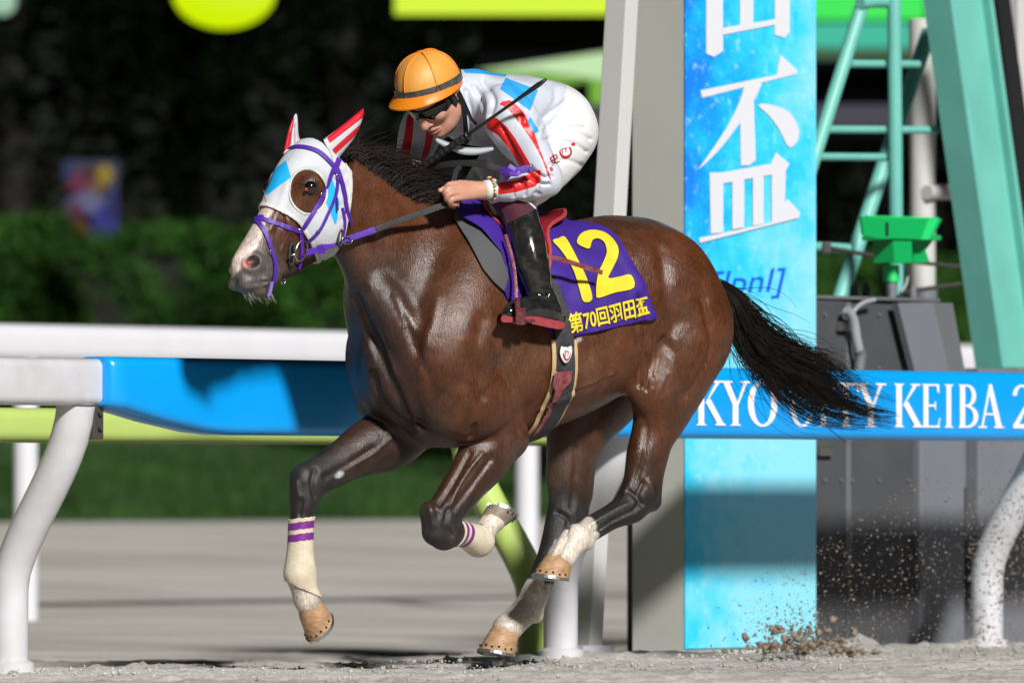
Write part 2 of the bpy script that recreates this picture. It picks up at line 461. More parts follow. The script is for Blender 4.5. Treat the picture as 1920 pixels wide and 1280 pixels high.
# ---------------------------------------------------------------- ground sheet
def gz(s, u):
    z = np.where(u < .1, 0, 0)-.06*sst_(u, .12, .9)+.49*sst_(u, 2.0, 19.0)*np.clip((u-1)/18, 0, 1)
    z = np.where(u > 19, .43+(u-19)*.105*sst_(u, 19, 20.5), z); z = np.where(u > 25, .43+6*.105+(u-25)*.01, z)
    return z
sst_ = lambda x, a, b: (lambda t: t*t*(3-2*t))(np.clip((x-a)/(b-a), 0, 1))
us = np.concatenate((np.array([-60, -30, -15, -8, -5]), np.arange(-4, 1.3, .022), np.arange(1.3, 6, .08), np.arange(6, 26, .4), np.array([28, 35, 50, 90, 200, 600])))
ss = np.concatenate((np.array([-600, -200, -80, -40, -20, -10]), np.arange(-6, -4, .12), np.arange(-4, 4.6, .026), np.arange(4.6, 8, .12), np.arange(8, 60, 1), np.array([80, 200, 600])))
SS, UU = np.meshgrid(ss, us, indexing='ij'); q = np.stack((SS.ravel(), UU.ravel(), np.zeros(SS.size)), 1)
near = sst_(UU.ravel(), -6, -3.5)*sst_(-UU.ravel(), -6, -1.0)
Z = gz(SS, UU).ravel()+near*(.010*fnoise(q, 3.0, 41)+.006*np.sin(q[:, 1]*48+1.2*fnoise(q, 3, 48))+.007*fnoise(q*np.array((.5, 1.6, 1)), 12, 42)+.0035*fnoise(q, 34, 43)+.002*fnoise(q, 90, 44))
far_ = sst_(UU.ravel(), .8, 2.0)*sst_(-UU.ravel(), -14, -9); Z += far_*(.016*np.sin(UU.ravel()*1.1+.6*np.sin(SS.ravel()*.35))+.006*np.sin(UU.ravel()*3.3+1.0*np.sin(SS.ravel()*.5)+1))
Z += near*.006*np.maximum(0, fnoise(q, 55, 45))**2
hb = np.exp(-((q[:, 0]-1.65)/.32)**2-((q[:, 1]+.10)/.14)**2); Z += .05*hb*(1+.5*fnoise(q, 40, 47))     # sand thrown up behind the hooves
rz = np.exp(-((q[:, 1]-.02)/.10)**2)*(np.abs(q[:, 0]) < 6); Z += rz*(.010+.007*fnoise(q*np.array((1, .2, 1)), 9, 46))
xy = np.stack((R0[0]+SS.ravel()*TX+UU.ravel()*NX, R0[1]+SS.ravel()*TY+UU.ravel()*NY, Z), 1)
ns_, nu_ = SS.shape; id_ = np.arange(ns_*nu_).reshape(ns_, nu_)
F = np.stack((id_[:-1, :-1], id_[1:, :-1], id_[1:, 1:], id_[:-1, 1:]), -1).reshape(-1, 4)
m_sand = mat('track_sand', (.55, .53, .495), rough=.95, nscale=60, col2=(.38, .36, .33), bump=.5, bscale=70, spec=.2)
m_grassb = mat('grass_soil', (.045, .085, .022), rough=.95, nscale=6, col2=(.02, .045, .012), bump=.6, bscale=30)
uc = UU.ravel()[F].mean(1)
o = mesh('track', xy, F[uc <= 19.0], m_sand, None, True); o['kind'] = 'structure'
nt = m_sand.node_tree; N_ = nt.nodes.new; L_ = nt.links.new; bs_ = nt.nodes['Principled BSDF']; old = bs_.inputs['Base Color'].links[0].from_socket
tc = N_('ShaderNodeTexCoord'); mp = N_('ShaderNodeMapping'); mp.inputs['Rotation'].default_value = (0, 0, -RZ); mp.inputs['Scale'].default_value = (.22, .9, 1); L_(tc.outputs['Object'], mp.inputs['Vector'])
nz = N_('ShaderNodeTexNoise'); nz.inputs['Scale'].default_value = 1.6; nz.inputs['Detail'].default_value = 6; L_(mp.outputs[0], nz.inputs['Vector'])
rp = N_('ShaderNodeValToRGB'); rp.color_ramp.elements[0].position = .40; rp.color_ramp.elements[0].color = (.78, .765, .74, 1); rp.color_ramp.elements[1].position = .60; rp.color_ramp.elements[1].color = (1.08, 1.08, 1.08, 1); L_(nz.outputs['Fac'], rp.inputs[0])  # soft shadow bands along the rail imitated as darker streaks in the sand colour
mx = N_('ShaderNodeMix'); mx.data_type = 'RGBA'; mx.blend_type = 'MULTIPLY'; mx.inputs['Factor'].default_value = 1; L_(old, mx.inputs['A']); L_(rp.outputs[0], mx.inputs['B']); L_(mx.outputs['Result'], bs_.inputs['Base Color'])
v, f = compact(xy, F[uc > 18.4]); o = mesh('grass_bank', v+np.array((0, 0, .006)), f, m_grassb, None, True); o['kind'] = 'structure'
# grass blades
rg = np.random.RandomState(5); n = 26000
u_ = 18.7+rg.beta(1, 1.4, n)*5.5; s_ = 1.19*u_+rg.uniform(-12, 13, n); b = np.stack((R0[0]+s_*TX+u_*NX, R0[1]+s_*TY+u_*NY, gz(s_, u_)), 1)
h = rg.uniform(.05, .14, n); a = rg.uniform(0, 6.28, n); w = .012; lean = rg.normal(size=(n, 2))*.03
d = np.stack((np.cos(a), np.sin(a), 0*a), 1)*w
V = np.concatenate((b-d, b+d, b+np.stack((lean[:, 0], lean[:, 1], h), 1))); i = np.arange(n)
o = mesh('grass', V, np.stack((i, i+n, i+2*n), 1), mat('grass_blades', (.035, .085, .018), .9, nscale=.9, col2=(.012, .035, .007), spec=.1), None, False)
tag(o, 'short dark grass on the bank before the hedge', 'grass', kind='stuff')
# ---------------------------------------------------------------- leaves
def leaves(centers, size, rs):
    n = len(centers); a = rs.normal(size=(n, 3)); a /= np.linalg.norm(a, axis=1)[:, None]; b = np.cross(a, rs.normal(size=(n, 3))); b /= np.linalg.norm(b, axis=1)[:, None]
    sz = size*rs.uniform(.6, 1.3, (n, 1)); c = np.asarray(centers)
    V = np.concatenate((c-a*sz, c+b*sz*.45, c+a*sz, c-b*sz*.45)); i = np.arange(n)
    return V, np.stack((i, i+n, i+2*n, i+3*n), 1)
m_hedge = mat('hedge_leaf', (.030, .088, .013), rough=.9, nscale=1.2, col2=(.014, .045, .007), spec=.1)
m_wood = mat('bark', (.005, .004, .003), rough=.9, bump=.6, bscale=20)
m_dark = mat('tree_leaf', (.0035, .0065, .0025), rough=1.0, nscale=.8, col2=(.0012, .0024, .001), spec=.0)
def hedge_piece(s0, s1, top, lab):
    e = tthing('hedge', (s0+s1)/2, 25.2, lab, 'hedge', 'clipped hedges along the grass bank'); e.location.z = float(gz(0, 25.2))
    n = int((s1-s0)*2600); s_ = rg.uniform(s0, s1, n); zb = float(gz(0, 25.2)); hh = top+.07*np.sin(s_*3)+.06*np.sin(s_*7.7+1)
    dep = rg.uniform(0, 1, n); t = rg.rand(n)
    z = zb+t*hh; u = 24.7+.18*dep+.08*np.sin(s_*5+z*6)+.1*np.sin(s_*2.1)
    m = rg.rand(n) < .22; z = np.where(m, zb+hh+rg.normal(size=n)*.03, z); u = np.where(m, 24.7+rg.rand(n)*1.0, u)
    c = np.array([TR(a, b_, c_) for a, b_, c_ in zip(s_, u, z)])
    v, f = leaves(c, .055, rg); wmesh('foliage', v, f, m_hedge, e)
    v, f = tbox(s0+.05, s1-.05, 24.85, 25.6, zb-.05, zb+top-.10, .05); wmesh('branches', v, f, m_wood, e)
hedge_piece(16, 27.9, 1.55, 'long dark green clipped hedge on the bank behind the white rail')
hedge_piece(28.1, 42, 1.48, 'clipped hedge section on the bank behind the horse')
def tree(s, u, h, r, sc, lab):
    z0 = float(gz(s, u)); e = tthing('tree', s, u, lab, 'tree', 'dark trees beyond the hedge'); e.location.z = z0
    pts = [TR(s+.15*math.sin(k*3+s), u, z0+k*h*.6) for k in np.linspace(0, 1, 8)]
    parts = [tube(pts, np.linspace(.22, .09, 8), 8)]
    for k in range(7):
        a = rg.uniform(0, 6.28); k0 = .35+.6*k/7; b0 = pts[int(k0*7)]
        parts.append(tube([b0, b0+np.array((math.cos(a)*r*.4, math.sin(a)*r*.4, h*.12)), b0+np.array((math.cos(a)*r*.75, math.sin(a)*r*.75, h*.18))], [.07, .05, .02], 6))
    v, f = merge(parts); wmesh('trunk', v, f, m_wood, e, True)
    C = []
    for k in range(22):
        d = rg.normal(size=3); d /= np.linalg.norm(d); c = np.array(TR(s, u, z0+h*.60))+d*np.array((r*.75, r*.75, h*.34)); C.append(c+rg.normal(size=(330, 3))*np.array((r*.24, r*.24, h*.09)))
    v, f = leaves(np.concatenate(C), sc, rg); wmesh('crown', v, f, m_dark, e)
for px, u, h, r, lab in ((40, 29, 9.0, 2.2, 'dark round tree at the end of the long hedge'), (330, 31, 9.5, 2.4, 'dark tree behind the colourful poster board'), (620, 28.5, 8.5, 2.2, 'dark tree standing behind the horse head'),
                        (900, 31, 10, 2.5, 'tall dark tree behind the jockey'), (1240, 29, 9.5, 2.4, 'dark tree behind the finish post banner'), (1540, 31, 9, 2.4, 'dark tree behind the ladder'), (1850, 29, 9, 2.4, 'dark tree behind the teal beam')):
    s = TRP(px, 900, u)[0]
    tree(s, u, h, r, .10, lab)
# ---------------------------------------------------------------- rails
m_white = mat('rail_white', (.62, .62, .66), rough=.38, nscale=7, col2=(.54, .53, .54), bump=.08, bscale=30, coat=.15, rvar=.12)
m_lime = mat('rail_lime', (.45, .58, .15), rough=.4, nscale=3, namt=.06)
m_blue = mat('cover_blue', (.002, .33, .85), rough=.30, nscale=2.5, namt=.06, bump=.03, bscale=60, coat=.25)
m_brk = mat('bracket_dark', (.05, .045, .04), rough=.6)
def rounded(w, h, r, n=5):
    out = []
    for cx, cy, a0 in ((w/2-r, h/2-r, 0), (-w/2+r, h/2-r, 90), (-w/2+r, -h/2+r, 180), (w/2-r, -h/2+r, 270)):
        out += [(cx+r*math.cos(math.radians(a0+90*i/n)), cy+r*math.sin(math.radians(a0+90*i/n))) for i in range(n+1)]
    return out
def bar(prof_at, stations):
    """sweep along s: prof_at(i) -> [(u, z)...]"""
    V = []; n = None
    for i, s in enumerate(stations):
        p = prof_at(i); n = len(p); V += [TR(s, a, b) for a, b in p]
    F = [(i*n+j, i*n+(j+1) % n, (i+1)*n+(j+1) % n, (i+1)*n+j) for i in range(len(stations)-1) for j in range(n)]+[tuple(range(n-1, -1, -1)), tuple((len(stations)-1)*n+j for j in range(n))]
    return np.array(V), F
def gooseneck(s, u_base, u_top, zt, r, zb=0.0, n=18):
    pts = []
    for t in np.linspace(0, 1, n):
        z = zb-.05+(zt-zb+.05)*t; k = sst_(np.array(t), .33, .98); k = float(k)*.75+.25*max(0, (t-.4)/.6); pts.append(TR(s, u_base+(u_top-u_base)*k, z))
    return tube(pts, np.linspace(r, r*1.05, n), 20)
UR = -.33
e = tthing('running_rail', 0, 0, 'white running rail on curved gooseneck posts beside the track', 'rail')
s1 = TRP(203, 720, UR)[0]; zt, zb = 1.075, .915
pr = [(UR+a, (zt+zb)/2+b) for a, b in rounded(.10, zt-zb, .03)]
v, f = bar(lambda i: pr if i < 3 else [(UR+(a-UR)*.93, 1.0+(b-1.0)*.93) for a, b in pr], [-12, -5, s1-.012, s1]); wmesh('rail_tube', v, f, m_white, e, True, 40)
for s in (-8.7, -5.85, -2.96, .0, 2.63, 5.5, 8.4):
    v, f = gooseneck(s, 0, UR+.02, .92, .063); wmesh('post', v, f, m_white, e, True, 50)
    v, f = tbox(s+.035, s+.085, UR-.03, UR+.05, .80, .93, .004); wmesh('bracket', v, f, m_brk, e)
    v, f = tube([TR(s, 0, -.03), TR(s, 0, .035), TR(s, 0, .045)], [.085, .085, .066], 18); wmesh('base_collar', v, f, m_white, e, True, 50)
    for dz in (.84, .89):
        v, f = tube([TR(s+.06, UR-.032, dz), TR(s+.06, UR-.044, dz)], [.010, .009], 6); wmesh('bolt', v, f, m_brk, e)
# blue printed cover over the rail
e = tthing('rail_banner', 1.5, UR, 'bright blue banner sleeve with white lettering wrapped round the running rail', 'banner')
sa = TRP(200, 720, UR-.07)[0]; sb = TRP(400, 720, UR-.07)[0]
def cov(top, bot, r=.035, w=.17): return [(UR-.01+a, (top+bot)/2+b) for a, b in rounded(w, top-bot, r)]
st = [sa, sa+.02, sa+.08, (sa+sb)/2, sb-.05, sb+.08]+list(np.linspace(sb+.4, 9, 14)); bt = [.915, .908, .90, .862, .828, .818]
v, f = bar(lambda i: cov(1.082, bt[i] if i < 6 else .818, .035, .125 if i == 0 else .17), st); wmesh('sleeve', v, f, m_blue, e, True, 50)
# lettering: roman capitals drawn as polygons on a unit square
def arcp(cx, cy, rx, ry, a0, a1, n=14): return [(cx+rx*math.cos(math.radians(a0+(a1-a0)*i/n)), cy+ry*math.sin(math.radians(a0+(a1-a0)*i/n))) for i in range(n+1)]
def ringp(cx, cy, rx, ry, tx, ty, a0=0, a1=360): return arcp(cx, cy, rx, ry, a0, a1, 26)+arcp(cx, cy, rx-tx, ry-ty, a1, a0, 26)
SER = .045
def stem(x, w=.2, y0=0, y1=1, sw=.09): return [[(x, y0), (x+w, y0), (x+w, y1), (x, y1)], [(x-sw, y0), (x+w+sw, y0), (x+w+sw*.2, y0+SER), (x-sw*.2, y0+SER)], [(x-sw*.2, y1-SER), (x+w+sw*.2, y1-SER), (x+w+sw, y1), (x-sw, y1)]]
GL = {
 'T': stem(.40, .2)+[[(.02, .93), (.98, .93), (.98, 1), (.02, 1)], [(.02, .80), (.07, .80), (.12, .94), (.02, .94)], [(.98, .80), (.93, .80), (.88, .94), (.98, .94)]],
 'O': [ringp(.5, .5, .5, .52, .21, .055)], 'C': [ringp(.52, .5, .5, .52, .21, .055, 38, 322), [(.80, .70), (.90, .70), (.92, .92), (.86, .86), (.78, .92)], [(.80, .28), (.90, .28), (.92, .10), (.80, .10)]],
 'K': stem(.12, .2)+[[(.32, .46), (.40, .52), (.86, .97), (.72, .97)], [(.36, .52), (.52, .60), (1.0, .03), (.78, .03)], [(.62, .955), (.95, .955), (.95, 1), (.62, 1)], [(.70, 0), (1.06, 0), (1.04, .045), (.70, .045)]],
 'Y': [[(.40, 0), (.60, 0), (.60, .46), (.40, .46)], [(.30, 0), (.70, 0), (.62, SER), (.38, SER)], [(.40, .46), (.60, .46), (.28, .97), (.06, .97)], [(.50, .42), (.58, .44), (.90, .97), (.78, .97)], [(-.02, .955), (.38, .955), (.38, 1), (-.02, 1)], [(.66, .955), (1.02, .955), (1.02, 1), (.66, 1)]],
 'I': stem(.30, .40, sw=.22), 'E': stem(.10, .26)+[[(.3, .955), (.90, .955), (.90, 1), (.3, 1)], [(.84, .80), (.92, .80), (.92, 1), (.78, .97)], [(.3, .48), (.72, .48), (.72, .53), (.3, .53)], [(.67, .41), (.74, .41), (.74, .60), (.67, .60)], [(.3, 0), (.95, 0), (.95, .045), (.3, .045)], [(.88, .04), (.98, .22), (.92, .22), (.80, .03)]],
 'B': stem(.10, .24)+[ringp(.42, .745, .42, .255, .2, .05, -90, 90), ringp(.42, .26, .52, .26, .22, .05, -90, 90), [(.3, .955), (.45, .955), (.45, 1), (.3, 1)], [(.3, .485), (.45, .485), (.45, .53), (.3, .53)], [(.3, 0), (.45, 0), (.45, .045), (.3, .045)]],
 'A': [[(.44, 1.02), (.54, 1.02), (.20, .02), (.12, .02)], [(.40, .92), (.54, 1.02), (.95, .02), (.72, .02)], [(.22, .30), (.74, .30), (.74, .345), (.22, .345)], [(.0, 0), (.34, 0), (.34, .045), (.0, .045)], [(.62, 0), (1.04, 0), (1.04, .045), (.62, .045)]],
 '2': [ringp(.48, .74, .44, .28, .20, .05, -32, 175), [(.70, .60), (.88, .62), (.36, .12), (.10, .03), (.06, .06)], [(.06, 0), (.96, 0), (.96, .10), (.06, .10)], [(.90, .08), (1.0, .26), (.94, .26), (.84, .08)]]}
m_let = mat('letter_white', (.80, .80, .84), rough=.45)
uf = UR-.01-.085-.0035
def letter(ch, x0, x1):
    sA = TRP(x0, 760, uf)[0]; sB = TRP(x1, 760, uf)[0]; z0, z1 = .866, 1.032; parts = []
    for pl in GL[ch]:
        v2, f2 = fill2d([pl]); k = len(parts)
        parts.append((np.array([TR(sA+(sB-sA)*x, uf-.0004*k, z0+(z1-z0)*y) for x, y in v2]), f2))
    v, f = merge(parts); wmesh('letter', v, f, m_let, e)
for ch, x0, x1 in (('T', 1195, 1248), ('O', 1254, 1301), ('K', 1303, 1357), ('Y', 1352, 1406), ('O', 1402, 1458), ('C', 1480, 1526), ('I', 1533, 1556), ('T', 1562, 1610), ('Y', 1606, 1660), ('K', 1674, 1727), ('E', 1728, 1763), ('I', 1768, 1790), ('B', 1796, 1836), ('A', 1834, 1881), ('2', 1897, 1936)):
    letter(ch, x0, x1)
# rails of the inner course
def far_rail(name, u, y0, y1, m, r_post, posts, label, neck, j=-11.0, send=14.0):
    s, zt = TRP(100, y0, u); _, zb = TRP(100, y1, u); e = tthing(name, 0, u, label, 'rail'); h = zt-zb
    pr = [(u+a, (zt+zb)/2+b) for a, b in rounded(h*.8, h, h*.33)]
    while j < send-.1:
        v, f = bar(lambda i: pr, [j, min(j+4.985, send)]); wmesh('rail_tube', v, f, m, e, True, 50); j += 5.0
    for px in posts:
        s = TRP(px, 1000, u-(neck if neck else 0))[0]; g0 = float(gz(np.array(s), np.array(u)))
        if neck: v, f = gooseneck(s, u-neck, u, zb+.02, r_post, g0)
        else: v, f = tube([TR(s, u, g0-.1), TR(s, u, zb+.02)], [r_post, r_post], 18)
        wmesh('post', v, f, m, e, True, 50)
far_rail('lime_rail', 1.0, 765, 830, m_lime, .062, (-80, 1000), 'lime green running rail behind the blue banner sleeve', .33, -10.0, TRP(1440, 800, 1.0)[0])
m_white2 = mat('fence_white', (.64, .64, .68), rough=.4, nscale=5, namt=.05)
far_rail('white_fence', 8.0, 609, 680, m_white2, .06, (48, 988, 1800), 'plain white fence rail in front of the hedge', 0, -5.0, 35.0)
# ---------------------------------------------------------------- finish post with printed banner
m_grey = mat('post_grey', (.50, .50, .46), rough=.5, nscale=2, namt=.06, bump=.05, bscale=60)
m_greyl = mat('post_grey_light', (.55, .55, .53), rough=.5, nscale=2, namt=.06)
def banner_mat():
    m = bpy.data.materials.new('banner_print'); m.use_nodes = True; nt = m.node_tree; b = nt.nodes['Principled BSDF']; N = nt.nodes.new; L = nt.links.new
    tc = N('ShaderNodeTexCoord'); sp = N('ShaderNodeSeparateXYZ'); L(tc.outputs['Object'], sp.inputs[0])
    n1 = N('ShaderNodeTexNoise'); n1.inputs['Scale'].default_value = 5; n1.inputs['Detail'].default_value = 7; n1.inputs['Roughness'].default_value = .7; L(tc.outputs['Object'], n1.inputs['Vector'])
    n2 = N('ShaderNodeTexNoise'); n2.inputs['Scale'].default_value = 26; n2.inputs['Detail'].default_value = 6; n2.inputs['Roughness'].default_value = .65; L(tc.outputs['Object'], n2.inputs['Vector'])
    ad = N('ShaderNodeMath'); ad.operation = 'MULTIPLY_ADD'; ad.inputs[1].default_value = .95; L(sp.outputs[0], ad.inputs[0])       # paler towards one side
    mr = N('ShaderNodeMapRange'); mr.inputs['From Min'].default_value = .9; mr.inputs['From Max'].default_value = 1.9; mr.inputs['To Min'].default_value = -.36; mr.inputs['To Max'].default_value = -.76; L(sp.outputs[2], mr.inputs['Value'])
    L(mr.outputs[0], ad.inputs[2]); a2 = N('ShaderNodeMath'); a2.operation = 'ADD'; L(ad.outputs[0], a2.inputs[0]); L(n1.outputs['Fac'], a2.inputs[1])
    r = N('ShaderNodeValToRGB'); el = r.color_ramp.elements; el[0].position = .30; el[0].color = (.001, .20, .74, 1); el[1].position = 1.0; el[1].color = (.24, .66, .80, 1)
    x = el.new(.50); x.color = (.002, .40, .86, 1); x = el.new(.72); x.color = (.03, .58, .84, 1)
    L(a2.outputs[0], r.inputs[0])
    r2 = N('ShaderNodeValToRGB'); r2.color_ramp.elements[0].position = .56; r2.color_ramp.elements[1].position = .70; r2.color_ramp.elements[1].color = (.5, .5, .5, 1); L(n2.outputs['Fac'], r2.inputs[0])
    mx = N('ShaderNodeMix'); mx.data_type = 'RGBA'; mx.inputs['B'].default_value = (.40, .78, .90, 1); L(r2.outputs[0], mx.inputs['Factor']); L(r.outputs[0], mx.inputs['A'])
    L(mx.outputs['Result'], b.inputs['Base Color']); b.inputs['Roughness'].default_value = .55
    return m
UB = .35
sL, sR = TRP(1283, 800, UB)[0], TRP(1528, 800, UB)[0]
e = tthing('finish_post', (sL+sR)/2, UB, 'tall grey finish post slab carrying a blue printed banner with white characters', 'post')
v, f = tbox(sL+.002, sR-.002, UB+.004, UB+.26, -.1, 2.75, .004); wmesh('slab', v, f, m_grey, e)
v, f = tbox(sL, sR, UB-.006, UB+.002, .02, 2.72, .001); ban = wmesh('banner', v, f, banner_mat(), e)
def bdecal(name, polys, m, up=-.0095):
    parts = []
    for k, pl in enumerate(polys):
        v2, f2 = fill2d([pl]); vv = []
        for x, y in v2: s, z = TRP(x, y, UB+up); vv.append(TR(s, UB+up-.0004*k, z))
        parts.append((np.array(vv), f2))
    v, f = merge(parts); return wmesh(name, v, f, m, e)
c1 = lambda pts: [(1100+x/2.133, y/2.133) for x, y in pts]
m_kan = mat('character_white', (.66, .67, .72), rough=.5)
# lower half of the field character, then the cup character
bdecal('character', [c1([(478, -120), (545, -140), (545, 205), (510, 228), (478, 215)]), c1([(752, -190), (812, -205), (812, 130), (790, 152), (752, 140)]), c1([(545, 112), (752, 78), (752, 100), (545, 140)]), c1([(612, -140), (665, -150), (665, 105), (612, 113)]), c1([(545, -60), (752, -95), (752, -72), (545, -36)]), c1([(478, -190), (812, -250), (812, -215), (478, -160)])], m_kan)
bdecal('character', [c1([(455, 362), (760, 300), (775, 220), (842, 280), (842, 296), (462, 392)]), smoothpoly(c1([(640, 330), (700, 322), (670, 400), (600, 510), (520, 610), (446, 678), (480, 630), (560, 510), (610, 410)]), 3),
                    c1([(612, 430), (668, 405), (676, 640), (650, 662), (616, 662)]), smoothpoly(c1([(685, 420), (740, 420), (810, 450), (845, 510), (845, 555), (820, 588), (800, 580), (770, 520), (730, 465)]), 3),
                    c1([(490, 690), (545, 690), (545, 930), (495, 935)]), c1([(540, 690), (735, 655), (755, 610), (810, 655), (790, 690), (540, 735), (490, 730)]), c1([(738, 660), (795, 670), (788, 880), (738, 890)]),
                    c1([(580, 720), (628, 710), (628, 910), (580, 918)]), c1([(662, 700), (705, 695), (705, 895), (662, 903)]), c1([(446, 952), (735, 890), (800, 795), (850, 850), (845, 872), (450, 972)])], m_kan)
# small blue line of the sponsor text: only its last letters show beside the tail
v2, f2 = text2d('[JpnI]', offset=.0, shear=.22); parts = []
x1 = v2[:, 0].max()
vv = []
for x, y in v2:
    px, py = 1328+x/x1*146, 552-y*62-x/x1*8; s, z = TRP(px, py, UB-.0095); vv.append(TR(s, UB-.0095, z))
wmesh('lettering', np.array(vv), f2, mat('print_blue', (.005, .12, .70), .5), e)
# ---------------------------------------------------------------- leaning steel column
def beam(p0, p1, a, b, wa, wb, bev=.004):
    """rectangular beam between two points, half axes a (unit*wa), b (unit*wb)"""
    p0, p1 = np.array(p0), np.array(p1); a = unit(np.array(a, float))*wa/2; b = unit(np.array(b, float))*wb/2
    V = [p+sa*a+sb*b for p in (p0, p1) for sa, sb in ((-1, -1), (1, -1), (1, 1), (-1, 1))]
    bm = bmesh.new(); vs = [bm.verts.new(v) for v in V]
    for q in ((0, 1, 2, 3), (7, 6, 5, 4), (0, 4, 5, 1), (1, 5, 6, 2), (2, 6, 7, 3), (3, 7, 4, 0)): bm.faces.new([vs[i] for i in q])
    bmesh.ops.recalc_face_normals(bm, faces=list(bm.faces))
    if bev: bmesh.ops.bevel(bm, geom=list(bm.edges), offset=bev, segments=2, affect='EDGES', profile=.6)
    bm.verts.index_update(); V = np.array([v.co[:] for v in bm.verts]); F = [tuple(v.index for v in f.verts) for f in bm.faces]; bm.free(); return V, F
tv = np.array((TX, TY, 0)); nv_ = np.array((NX, NY, 0))
def unit(v): return v/np.linalg.norm(v)
e = tthing('steel_column', TRP(1098, 1200, .12)[0], .12, 'leaning grey steel column next to the finish post', 'post')
v, f = beam(tp(1096, 1245, .12), tp(1170, -60, .12), tv, nv_, .075, .10); wmesh('column', v, f, m_greyl, e)
v, f = tbox(*(lambda s: (s-.09, s+.09))(TRP(1096, 1200, .12)[0]), .05, .22, -.05, .05, .004); wmesh('foot', v, f, m_white, e)
# ---------------------------------------------------------------- machine cabinet with sensor
m_cab = mat('cabinet_dark', (.050, .052, .058), rough=.7, nscale=4, col2=(.065, .067, .073), bump=.2, bscale=90)
m_cabl = mat('cabinet_light', (.16, .172, .195), rough=.6, nscale=3, namt=.10)
m_cabm = mat('cabinet_mid', (.13, .135, .145), rough=.6, nscale=3, namt=.10)
m_blk = mat('slot_black', (.008, .008, .009), rough=.6)
UC = .55
g = lambda px: TRP(px, 900, UC)[0]
e = tthing('machine_cabinet', g(1640), UC, 'dark grey padded machine cabinet behind the rail right of the banner', 'cabinet')
ztop = TRP(1600, 562, UC)[1]
v, f = tbox(g(1470), g(1585), UC, UC+.8, -.1, ztop, .012); wmesh('side_body', v, f, m_cab, e)
v, f = tbox(g(1590), g(1716), UC+.01, UC+.8, -.1, ztop-.004, .012); wmesh('main_body', v, f, m_cab, e)
v, f = tbox(g(1583), g(1592), UC-.012, UC+.02, .3, ztop-.01, .003); wmesh('seam_strip', v, f, m_cabm, e)
v, f = tbox(g(1465), g(1760), UC-.01, UC+.82, ztop, ztop+.014, .004); wmesh('lid', v, f, m_cabm, e)
v, f = prism([(x, y) for x, y in (TRP(px, py, UC-.03) for px, py in ((1705, 700), (1770, 700), (1738, 568), (1672, 568)))][::1], (0, 0, 0), (1, 0, 0), (0, 0, 1), .03)
v = np.array([TR(q[0], UC-.03-q[1], q[2]) for q in v]); wmesh('slanted_flap', v, f, m_cabl, e)
v, f = prism([TRP(px, py, UC-.02) for px, py in ((1770, 705), (1800, 705), (1775, 568), (1738, 568))], (0, 0, 0), (1, 0, 0), (0, 0, 1), .03)
v = np.array([TR(q[0], UC-.02-q[1], q[2]) for q in v]); wmesh('flap_edge', v, f, m_cabm, e)
v, f = tbox(g(1718), g(1802), UC-.02, UC+.8, -.1, TRP(1760, 690, UC)[1], .01); wmesh('panel', v, f, m_cabl, e)
v, f = tbox(g(1804), g(1829), UC+.05, UC+.8, TRP(1815, 1095, UC)[1], TRP(1815, 915, UC)[1], .002); wmesh('slot', v, f, m_blk, e)
v, f = tbox(g(1804), g(1829), UC+.052, UC+.8, -.1, TRP(1815, 1097, UC)[1], .002); wmesh('panel', v, f, m_cabm, e)
v, f = tbox(g(1804), g(1829), UC+.048, UC+.8, TRP(1815, 913, UC)[1], TRP(1815, 690, UC)[1], .002); wmesh('panel', v, f, m_cabl, e)
v, f = tbox(g(1831), g(2050), UC-.01, UC+.8, -.1, TRP(1860, 690, UC)[1], .01); wmesh('panel', v, f, m_cabl, e)
for px in (1545, 1575, 1600, 1650, 1705):
    for py in (590, 690, 900, 1080):
        s, z = TRP(px, py, UC); q_ = np.array([TR(s, UC-.002+.01*(px > 1585), z), TR(s, UC-.010+.01*(px > 1585), z)]); v, f = tube(q_, [.008, .007], 8); wmesh('rivet', v, f, m_cabm, e)
for py in (760, 1000):
    z = TRP(1600, py, UC)[1]; v, f = tbox(g(1592), g(1714), UC+.002, UC+.012, z-.004, z+.004, .001); wmesh('seam_strip', v, f, m_cabm, e)
for (px, py) in ((1578, 612), (1540, 845)):
    s, z = TRP(px, py, UC); v, f = tbox(s-.045, s+.045, UC-.03, UC, z-.018, z+.018, .004); wmesh('latch', v, f, m_steel_, e) if False else wmesh('latch', v, f, mat('latch_steel', (.55, .53, .48), .35, 1.0), e)
for px in (1601, 1624, 1712):
    s, z = TRP(px, 560, UC+.2); v, f = tube([TR(s, UC+.2, ztop), TR(s, UC+.2, ztop+.055), TR(s, UC+.2, ztop+.075)], [.017, .017, .006], 10); wmesh('bolt', v, f, m_cabm, e, True, 50)
m_cable = mat('cable_grey', (.30, .31, .33), rough=.5)
def wcable(pts, r, m, name, parent, u): 
    q = np.array([tp(x, y, u) for x, y in smoothpoly(pts, 6, False)]); v, f = tube(q, r, 8); wmesh(name, v, f, m, parent, True, 50)
wcable([(1640, 562), (1618, 568), (1602, 582), (1598, 600)], .009, m_cable, 'cable', e, UC-.05)
wcable([(1588, 580), (1600, 600), (1607, 640), (1613, 664)], .020, m_cable, 'hose', e, UC-.06)
wcable([(1610, 655), (1614, 668), (1610, 700)], .024, m_cabm, 'hose_end', e, UC-.06)
